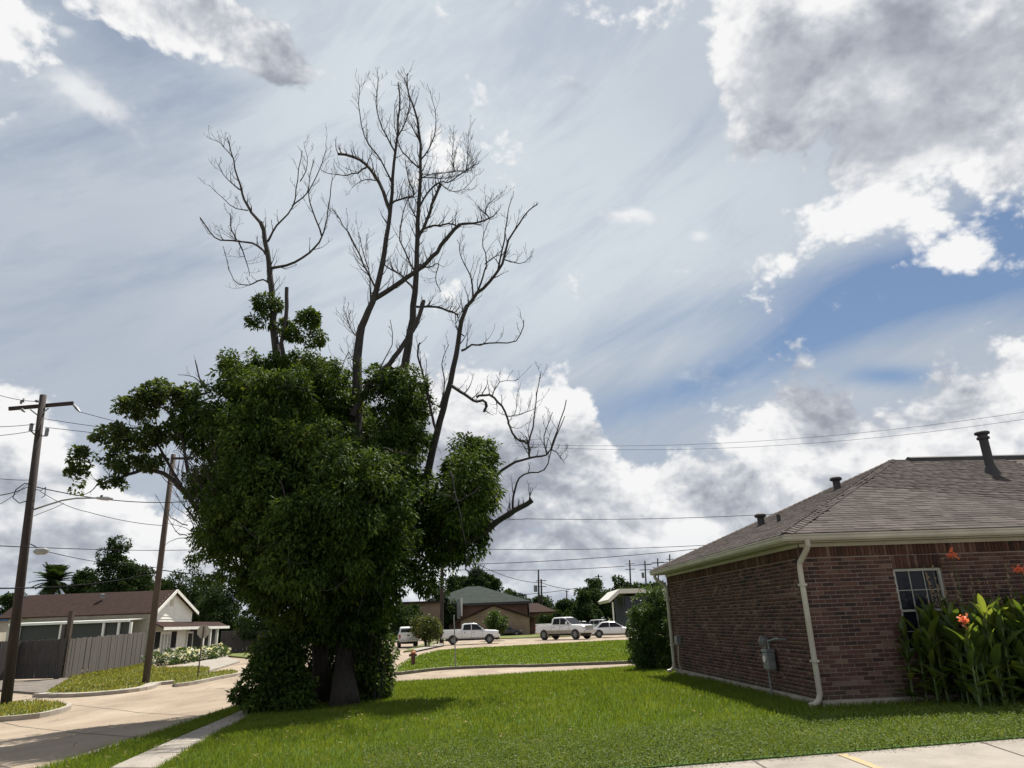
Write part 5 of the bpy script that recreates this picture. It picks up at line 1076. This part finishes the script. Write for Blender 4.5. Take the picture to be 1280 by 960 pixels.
# ------------------------------------------------------------------ buildings across the road
def windowbox(parent, c, w, h, mt='glass'):
    m = MB(); m.box(c, (w+.2, .08, h+.2)); f = m.build('window', MAT['win'], parent); m = MB(); m.box(np.array(c)-[0, .06, 0], (w, .04, h)); m.build('pane', MAT[mt], f)
gy = 128; L0, L1 = DY(520, 760, gy)[0], DY(664, 752, gy)[0]; eav = DY(600, 753.5, gy)[2]; apz = DY(592, 733, gy+9)[2]; ax0, ax1 = DY(584, 733, gy+9)[0], DY(600, 733, gy+9)[0]
gb = thing('green_roofed_building', ((L0+L1)/2, gy, -.55), 'wide brick building with a green hipped roof across the road', 'building')
m = MB(); m.box(((L0+L1)/2, gy+9, (eav-.55)/2), (L1-L0-1.4, 17, eav+.55)); m.build('wall', MAT['fbrick'], gb)
m = MB(); m.add([(L0, gy-.2, eav), (L1, gy-.2, eav), (L1, gy+18.5, eav), (L0, gy+18.5, eav), (ax0, gy+9, apz), (ax1, gy+9, apz), (L0, gy-.2, eav-.3), (L1, gy-.2, eav-.3), (L1, gy+18.5, eav-.3), (L0, gy+18.5, eav-.3)], [(0, 1, 5, 4), (1, 2, 5), (2, 3, 4, 5), (3, 0, 4), (6, 7, 1, 0), (7, 8, 2, 1), (8, 9, 3, 2), (9, 6, 0, 3), (9, 8, 7, 6)]); m.build('roof', MAT['greenroof'], gb)
m = MB(); m.box(((L0+L1)/2, gy-.15, eav-.22), (L1-L0+.1, .12, .34)); m.build('fascia', MAT['ventm'], gb)
for px in (541, 556): c = DY(px, 783, gy+.3); windowbox(gb, (c[0], gy+.42, c[2]), 1.6, 2.2)
# upright grey and white sign panels seen edge-on, not a duct
c = DY(573, 761, gy-1.5); m = MB(); m.box((c[0], gy-1, c[2]), (.55, .5, 3.2)); k = tag(m.build('sign_panel', MAT['metal'], None, (c[0], gy-1, c[2]-3)), 'grey and white vertical sign panels seen edge-on under the green roof', 'duct'); m = MB(); m.box((c[0]+.5, gy-1.05, c[2]+.3), (.25, .5, 3.0)); m.build('white_panel', MAT['whitemetal'], k)
ty = 112; a0, a1 = DY(576, 775, ty)[0], DY(662, 775, ty)[0]; ez = DY(618, 775, ty)[2]; pz = DY(619, 755.5, ty)[2]; pxx = DY(616, 755, ty)[0]
tb = thing('tan_gabled_building', (pxx, ty, -.55), 'tan brick gabled building in front of the green roofed one', 'building'); e1_ = DY(580, 776, ty)[2]; e2_ = DY(662, 772, ty)[2]
m = MB(); m.prism([(a0, ty, -.6), (a1, ty, -.6), (a1, ty, e2_), (pxx, ty, pz-.25), (a0, ty, e1_)], (0, 12, 0)); m.build('wall', MAT['tan'], tb)
m = MB(); m.prism([(a0-.6, ty-.4, e1_-.25), (pxx, ty-.4, pz-.1), (pxx, ty-.4, pz+.15), (a0-.6, ty-.4, e1_)], (0, 12.6, 0)); m.prism([(a1+.8, ty-.4, e2_-.25), (pxx+.001, ty-.4, pz-.1), (pxx+.001, ty-.4, pz+.15), (a1+.8, ty-.4, e2_)], (0, 12.6, 0)); m.build('roof', MAT['roofbr'], tb)
a2 = DY(690, 775, ty+2)[0]; m = MB(); m.box(((a1+a2)/2+.1, ty+7, .95), (a2-a1, 9, 3.2)); m.build('side_wing', MAT['fbrick'], tb)
m = MB(); xx0 = a1+.05; m.prism([(xx0, ty+2, 2.5), (a2+.8, ty+2, 2.5), (a2-2, ty+6.5, 3.9), (xx0, ty+6.5, 3.9)], (0, 0, .12)); m.build('wing_roof', MAT['roofbr'], tb)
# low brick wing seen left of the pole
c0, c1 = DY(497, 780, 124)[0], DY(552, 780, 124)[0]; m = MB(); m.box(((c0+c1)/2, 128, 2.0), (c1-c0, 6, 5.6)); lb_ = thing('low_brick_building', ((c0+c1)/2, 125, -.55), 'low reddish building partly hidden behind the big tree and the crepe myrtle', 'building'); m.build('wall', MAT['tan'], lb_)
m = MB(); m.box(((c0+c1)/2, 127.8, 4.95), (c1-c0+.8, 7, .3)); m.build('roof', MAT['roofbr'], lb_)
# dark blue building with an upswept white roof
by = 98; b0, b1 = DY(777, 760, by)[0], DY(880, 760, by)[0]; zt1 = DY(800, 744, by)[2]
bb = thing('dark_blue_building', ((b0+b1)/2, by, -.55), 'dark blue building with a white butterfly roof left of the brick house', 'building')
m = MB(); m.box(((b0+b1)/2+.4, by+6, (zt1-.55)/2), (b1-b0-.4, 11, zt1+.5)); m.build('wall', MAT['blue'], bb)
m = MB(); x = b0+.35
while x < b0+9: m.box((x, by+.47, (zt1-.55)/2), (.09, .06, zt1+.45)); x += .45
m.build('wall_rib', MAT['blue'], bb)['kind'] = 'stuff'
r_a, r_b, r_c = DY(760, 749.5, by-1.2), DY(774, 736, by-1.2), DY(880, 734, by-1.2)
m = MB(); m.prism([r_a, r_b, r_b+[0, 0, -.55], r_a+[.2, 0, -.35]], (0, 13, 0)); m.prism([r_b+[.001, 0, 0], r_c, r_c+[0, 0, -.65], r_b+[.001, 0, -.55]], (0, 13, 0)); m.build('roof', MAT['whitemetal'], bb)
m = MB(); q = DY(766, 752, by-1); m.box((q[0]+.2, by+1, (q[2]-.6)/2+.1), (.18, .18, q[2]+.4)); m.build('roof_post', MAT['white'], bb)
c = DY(680, 777, 105); t = thing('small_sign', (c[0], 105, -.5), 'small white sign on a post left of the crew cab pickup', 'sign'); m = MB(); m.box((c[0], 105, c[2]-1.3), (.12, .12, 3)); m.build('post', MAT['metal'], t); m = MB(); m.box((c[0], 104.9, c[2]), (1.0, .06, 1.7)); m.build('sign_plate', MAT['signw'], t)
# ------------------------------------------------------------------ vehicles
def hull(m, secs):
    """loft between cross sections given as lists of 3-D points with equal counts"""
    k = len(secs[0]); vs = [p for s in secs for p in s]; fs = []
    for i in range(len(secs)-1):
        for j in range(k): fs.append((i*k+j, i*k+(j+1) % k, (i+1)*k+(j+1) % k, (i+1)*k+j))
    fs.append(tuple(range(k))); fs.append(tuple((len(secs)-1)*k+j for j in range(k))[::-1]); return m.add(vs, fs)
def sect(x, w, z0, z1, sh=.72):                       # rounded body section at station x
    h = z1-z0; return [(x, -w*.86, z0), (x, -w, z0+h*.18), (x, -w, z0+h*sh), (x, -w*.93, z0+h*.93), (x, -w*.80, z1), (x, w*.80, z1), (x, w*.93, z0+h*.93), (x, w, z0+h*sh), (x, w, z0+h*.18), (x, w*.86, z0)]
def wheels(t, xs, tr, r, wd, rim='rim'):
    for x in xs:
        for s in (-1, 1):
            m = MB(); m.tube([(x, s*(tr-wd), r), (x, s*(tr-wd+.03), r), (x, s*(tr-.02), r), (x, s*tr, r)], [r*.9, r, r, r*.93], 20); w = m.build('wheel', MAT['rubber'], t, local=True)
            m = MB(); m.cyl((x, s*(tr+.004), r), (0, 1, 0), r*.62, .02, 14); m.build('rim', MAT[rim], w, local=True)
            for k in range(6):
                a = k*math.pi/3; m2 = MB(); 
            m2 = MB()
            for k in range(6): a = k*math.pi/3; m2.bar((x+math.cos(a)*r*.12, s*(tr+.02), r+math.sin(a)*r*.12), (x+math.cos(a)*r*.56, s*(tr+.02), r+math.sin(a)*r*.56), .05, .02, (0, 1, 0))
            m2.cyl((x, s*(tr+.02), r), (0, 1, 0), r*.16, .04, 8); m2.build('spokes', MAT['spoke'], w, local=True)
def arch(t, xs, hw, r, mt='dark'):
    for x in xs:
        for s in (-1, 1):
            m = MB(); pts = []; n = 12
            outer = [(x+math.cos(a)*r*1.22, s*hw, r+math.sin(a)*r*1.22) for a in np.linspace(-.25, math.pi+.25, n)]
            m.prism([(p[0], s*(hw-.25), p[2]) for p in outer], (0, s*.262, 0)); m.build('wheel_arch', MAT[mt], t, local=True)
def pane(t, pts, name='side_window', out=.012, mt='carglass'):
    P = [np.array(p, float) for p in pts]; n = unit(np.cross(P[1]-P[0], P[2]-P[0])); n = n*(1 if n[1]*P[0][1] > 0 or abs(n[1]) < .3 else -1)
    if abs(n[1]) < .3: n = n*np.sign(n[2])
    m = MB(); m.prism([p-n*.01 for p in P], n*(out+.01)); return m.build(name, MAT[mt], t, local=True)
def pickup(loc, rz, label, group, sc=1., lower=None, grille='chrome', flare=False):
    t = thing('pickup_truck', loc, label, 'pickup truck', group, rz); t.scale = (sc, sc, sc*1.09); pt = MAT['paint']; hw = .98
    m = MB(); hull(m, [sect(-2.92, hw*.95, .62, 1.22), sect(-2.85, hw, .55, 1.28), sect(-.98, hw, .50, 1.28), sect(-.95, hw, .50, 1.24), sect(1.30, hw, .50, 1.22), sect(1.40, hw, .50, 1.27), sect(2.6, hw*.98, .52, 1.20), sect(2.86, hw*.90, .58, 1.10)]); m.build('body', pt, t, local=True, bevel=.02)
    m = MB(); m.box((-1.93, 0, 1.265), (1.75, 1.6, .05)); m.build('bed_shade', MAT['dark'], t, local=True)  # flat dark slab on the solid body paints the shade inside the open bed
    m = MB(); 
    for s in (-1, 1): m.box((-1.93, s*.89, 1.32), (1.86, .12, .10))
    m.box((-2.86, 0, 1.31), (.08, 1.9, .12)); m.build('bed_rail', pt, t, local=True, bevel=.015)
    def cs(x, wb, wt, z0, z1): return [(x, -wb, z0), (x, -wt, z1-.08), (x, -wt*.88, z1), (x, wt*.88, z1), (x, wt, z1-.08), (x, wb, z0)]
    m = MB(); hull(m, [[(-.98, -.90, 1.2), (-.93, -.78, 1.70), (-.90, -.70, 1.78), (-.90, .70, 1.78), (-.93, .78, 1.70), (-.98, .90, 1.2)], cs(-.70, .92, .79, 1.2, 1.88), cs(.25, .92, .79, 1.2, 1.90), cs(.62, .92, .78, 1.2, 1.83), [(1.52, -.88, 1.2), (1.50, -.87, 1.24), (1.48, -.8, 1.25), (1.48, .8, 1.25), (1.50, .87, 1.24), (1.52, .88, 1.2)]]); m.build('cab', pt, t, local=True, bevel=.02)
    for s in (-1, 1):
        pane(t, [(-.80, s*.905, 1.28), (.02, s*.905, 1.28), (.02, s*.808, 1.80), (-.68, s*.808, 1.77)]); pane(t, [(.10, s*.905, 1.27), (1.22, s*.905, 1.27), (.62, s*.808, 1.78), (.10, s*.808, 1.80)])
        m = MB(); m.box((.98, s*1.08, 1.40), (.10, .20, .22)); m.build('mirror', MAT['dark'] if not flare else MAT['paint'], t, local=True, bevel=.02)
        m = MB(); m.box((.30, s*(hw+.008), 1.08), (.18, .03, .035)); m.box((-.62, s*(hw+.008), 1.08), (.18, .03, .035)); m.build('door_handle', MAT['dark'], t, local=True)
        m = MB(); m.box((.07, s*(hw+.001), .88), (.015, .01, .62)); m.box((-.93, s*(hw+.001), .90), (.018, .01, .66)); m.box((1.18, s*(hw+.001), .88), (.015, .01, .62)); m.build('door_seam', MAT['dark'], t, local=True)
        m = MB(); m.box((2.78, s*.78, 1.0), (.16, .30, .17)); m.build('headlight', MAT['lamp'], t, local=True, bevel=.02)
        m = MB(); m.box((-2.90, s*.88, 1.02), (.08, .16, .36)); m.build('tail_light', MAT['red'], t, local=True, bevel=.01)
        if lower: m = MB(); m.box((.0, s*(hw+.004), .66), (3.9, .02, .28)); m.build('lower_panel', lower, t, local=True)
        m = MB(); m.box((.1, s*.92, .46), (2.0, .10, .06)); m.build('running_board', MAT['dark'], t, local=True)
    pane(t, [(.70, -.74, 1.80), (.70, .74, 1.80), (1.44, .82, 1.30), (1.44, -.82, 1.30)], 'windscreen'); m = MB(); m.add([(-.985, -.74, 1.36), (-.985, .74, 1.36), (-.945, .68, 1.68), (-.945, -.68, 1.68), (-.95, -.74, 1.36), (-.95, .74, 1.36), (-.90, .68, 1.68), (-.90, -.68, 1.68)], [(0, 1, 2, 3), (7, 6, 5, 4), (0, 4, 5, 1), (3, 2, 6, 7), (1, 5, 6, 2), (0, 3, 7, 4)]); m.build('rear_window', MAT['carglass'], t, local=True)
    m = MB(); m.box((2.86, 0, .98), (.08, 1.20, .34)); gr = m.build('grille', MAT['metal'], t, local=True, bevel=.02)
    m = MB(); 
    for z in (.87, .98, 1.09): m.box((2.905, 0, z), (.03, 1.16, .04))
    m.build('grille_bar', MAT[grille], gr, local=True)
    m = MB(); m.box((2.93, 0, .66), (.18, 1.86, .24)); m.build('front_bumper', MAT['chrome'] if flare else pt, t, local=True, bevel=.04); m = MB(); m.box((-2.98, 0, .64), (.14, 1.80, .20)); m.build('rear_bumper', MAT['chrome'], t, local=True, bevel=.03)
    m = MB(); m.box((-2.935, 0, 1.03), (.02, 1.35, .38)); tg = m.build('tailgate', pt, t, local=True, bevel=.01); m = MB(); m.box((-2.95, 0, 1.12), (.02, .28, .10)); m.build('handle', MAT['dark'], tg, local=True); m = MB(); m.box((-2.955, 0, .83), (.01, .32, .15)); m.build('number_plate', MAT['signw'], t, local=True)
    m = MB(); m.box((0, 0, .46), (5.2, 1.3, .22)); m.build('underbody', MAT['dark'], t, local=True)
    arch(t, (-1.85, 1.90), hw, .40, 'paint_t' if lower else 'dark'); 
    wheels(t, (-1.85, 1.90), hw+.01 if not flare else hw+.05, .405 if not flare else .44, .27); return t
def sedan(loc, rz, label, mt, group, cat='car', suv=False, sc=1.):
    t = thing('parked_car', loc, label, cat, group, rz); t.scale = (sc,)*3; pt = MAT[mt]; hw = .90; zb = 1.02 if suv else .88; zt = 1.68 if suv else 1.42
    m = MB(); hull(m, [sect(-2.30, hw*.82, .42, zb-.10), sect(-2.20, hw*.94, .32, zb), sect(-1.3, hw, .26, zb+.04), sect(.9, hw, .26, zb), sect(1.9, hw*.97, .28, zb-.10), sect(2.25, hw*.85, .34, zb-.24)]); m.build('body', pt, t, local=True, bevel=.03)
    def cs(x, wb, wt, z1): return [(x, -wb, zb-.06), (x, -wt, z1-.06), (x, -wt*.85, z1), (x, wt*.85, z1), (x, wt, z1-.06), (x, wb, zb-.06)]
    xr = -2.12 if suv else -1.95; xr2 = -1.85 if suv else -1.05
    m = MB(); hull(m, [cs(xr, .78, .74, zb+.02), cs(xr2, .82, .66, zt-.05), cs(-.4, .84, .68, zt), cs(.15, .84, .66, zt-.04), cs(1.15, .80, .76, zb)]); m.build('cabin', pt, t, local=True, bevel=.02)
    for s in (-1, 1):
        a = zb+.04; b = zt-.10; pane(t, [(-.32, s*.845, a), (.80, s*.845, a), (.12, s*.70, b), (-.32, s*.70, b)]); pane(t, [(-.40, s*.845, a), (-1.45 if not suv else -1.2, s*.835, a), (-1.0 if not suv else -1.2, s*.70, b), (-.40, s*.70, b)])
        if suv: pane(t, [(-1.28, s*.84, a), (-1.9, s*.82, a), (-1.75, s*.69, b-.03), (-1.28, s*.70, b)])
        m = MB(); m.box((.78, s*.95, zb+.08), (.12, .18, .13)); m.build('mirror', pt, t, local=True, bevel=.03)
        m = MB(); m.box((2.12, s*.66, zb-.20), (.22, .32, .11)); m.build('headlight', MAT['lamp'], t, local=True, bevel=.02); m = MB(); m.box((-2.25, s*.66, zb-.14), (.10, .30, .12)); m.build('tail_light', MAT['red'], t, local=True)
        m = MB(); m.box((-.36, s*(hw+.001), .62), (.014, .01, .5)); m.box((.75, s*(hw-.004), .60), (.014, .01, .5)); m.build('door_seam', MAT['dark'], t, local=True)
    pane(t, [(.22, -.62, zt-.08), (.22, .62, zt-.08), (1.06, .72, zb+.03), (1.06, -.72, zb+.03)], 'windscreen'); 
    pane(t, [(xr2-.03, -.60, zt-.10), (xr2-.03, .60, zt-.10), (xr+.10, .70, zb+.08), (xr+.10, -.70, zb+.08)], 'rear_window', .02)
    arch(t, (-1.38, 1.42), hw-.01, .33); wheels(t, (-1.38, 1.42), hw+.005, .34, .22, 'rim'); m = MB(); m.box((0, 0, .26), (3.9, 1.3, .12)); m.build('underbody', MAT['dark'], t, local=True); return t
def road_pt(px, py): p = G(px, py, -.12); return np.array([p[0], p[1], T(p[0], p[1])-.112])
grp = 'white pickup trucks on the street'
def aim(pa, pb): return math.atan2(pb[1]-pa[1], pb[0]-pa[0])
pA, pB = road_pt(562, 806.5), road_pt(615, 804); c = (pA+pB)/2; pickup(c, R(4), 'white crew cab pickup side on, beside the tall dark utility pole', grp, 1.0, None, 'dark')
c = road_pt(707, 799.5); pickup(c, R(-40), 'lifted white and tan pickup with a chrome grille in front of the sedan', grp, 1.13, MAT['paint_t'], 'chrome', True)
c = road_pt(509, 809); pickup(c, R(101), 'white pickup seen from behind, parked up the side street', grp, .95, None, 'dark')
gc2 = 'cars parked near the dark blue building'
c = road_pt(767, 796.5); sedan(c, R(-3), 'white sedan side on, right of the lifted pickup', 'paint', gc2, sc=1.2)
c = road_pt(735, 791.5); sedan(c+[0, 4, 0], R(-6), 'black car behind the white sedan', 'black', gc2, 'car', True, 1.02)
c = road_pt(758, 789.5); sedan(c+[0, 3, 0], R(-30), 'white sport utility vehicle parked behind the black car', 'paint', gc2, 'car', True, 1.1)
c = road_pt(722, 789.5); sedan(c+[0, 8, 0], R(-20), 'pale silver car mostly hidden behind the lifted pickup', 'silver', gc2, 'car', True, 1.0)
c = road_pt(633, 795.5); sedan(c+[0, 1.5, 0], R(6), 'black car partly hidden behind the spiky bush', 'black', gc2)
c = road_pt(540, 799); sedan(c+[0, 1, 0], R(0), 'dark blue car behind the tall dark utility pole', 'bluep', gc2)
# white box trailer up the side street
c = road_pt(492, 797); t = thing('box_trailer', c, 'white box trailer parked beyond the rear-facing pickup', 'trailer'); m = MB(); m.box(c+[0, 0, 1.35], (2.5, 4.6, 1.9)); m.build('box', MAT['paint'], t, bevel=.05)
for s in (-1, 1): m = MB(); m.cyl(c+[s*1.05, -.3, .36], (1, 0, 0), .36, .22, 16); m.build('wheel', MAT['rubber'], t)
m = MB(); m.box(c+[0, 0, .38], (2.2, 4.4, .12)); m.build('chassis', MAT['dark'], t); m = MB(); m.box(c+[0, -2.31, 1.35], (.03, .02, 1.8)); m.build('door_seam', MAT['dark'], t)
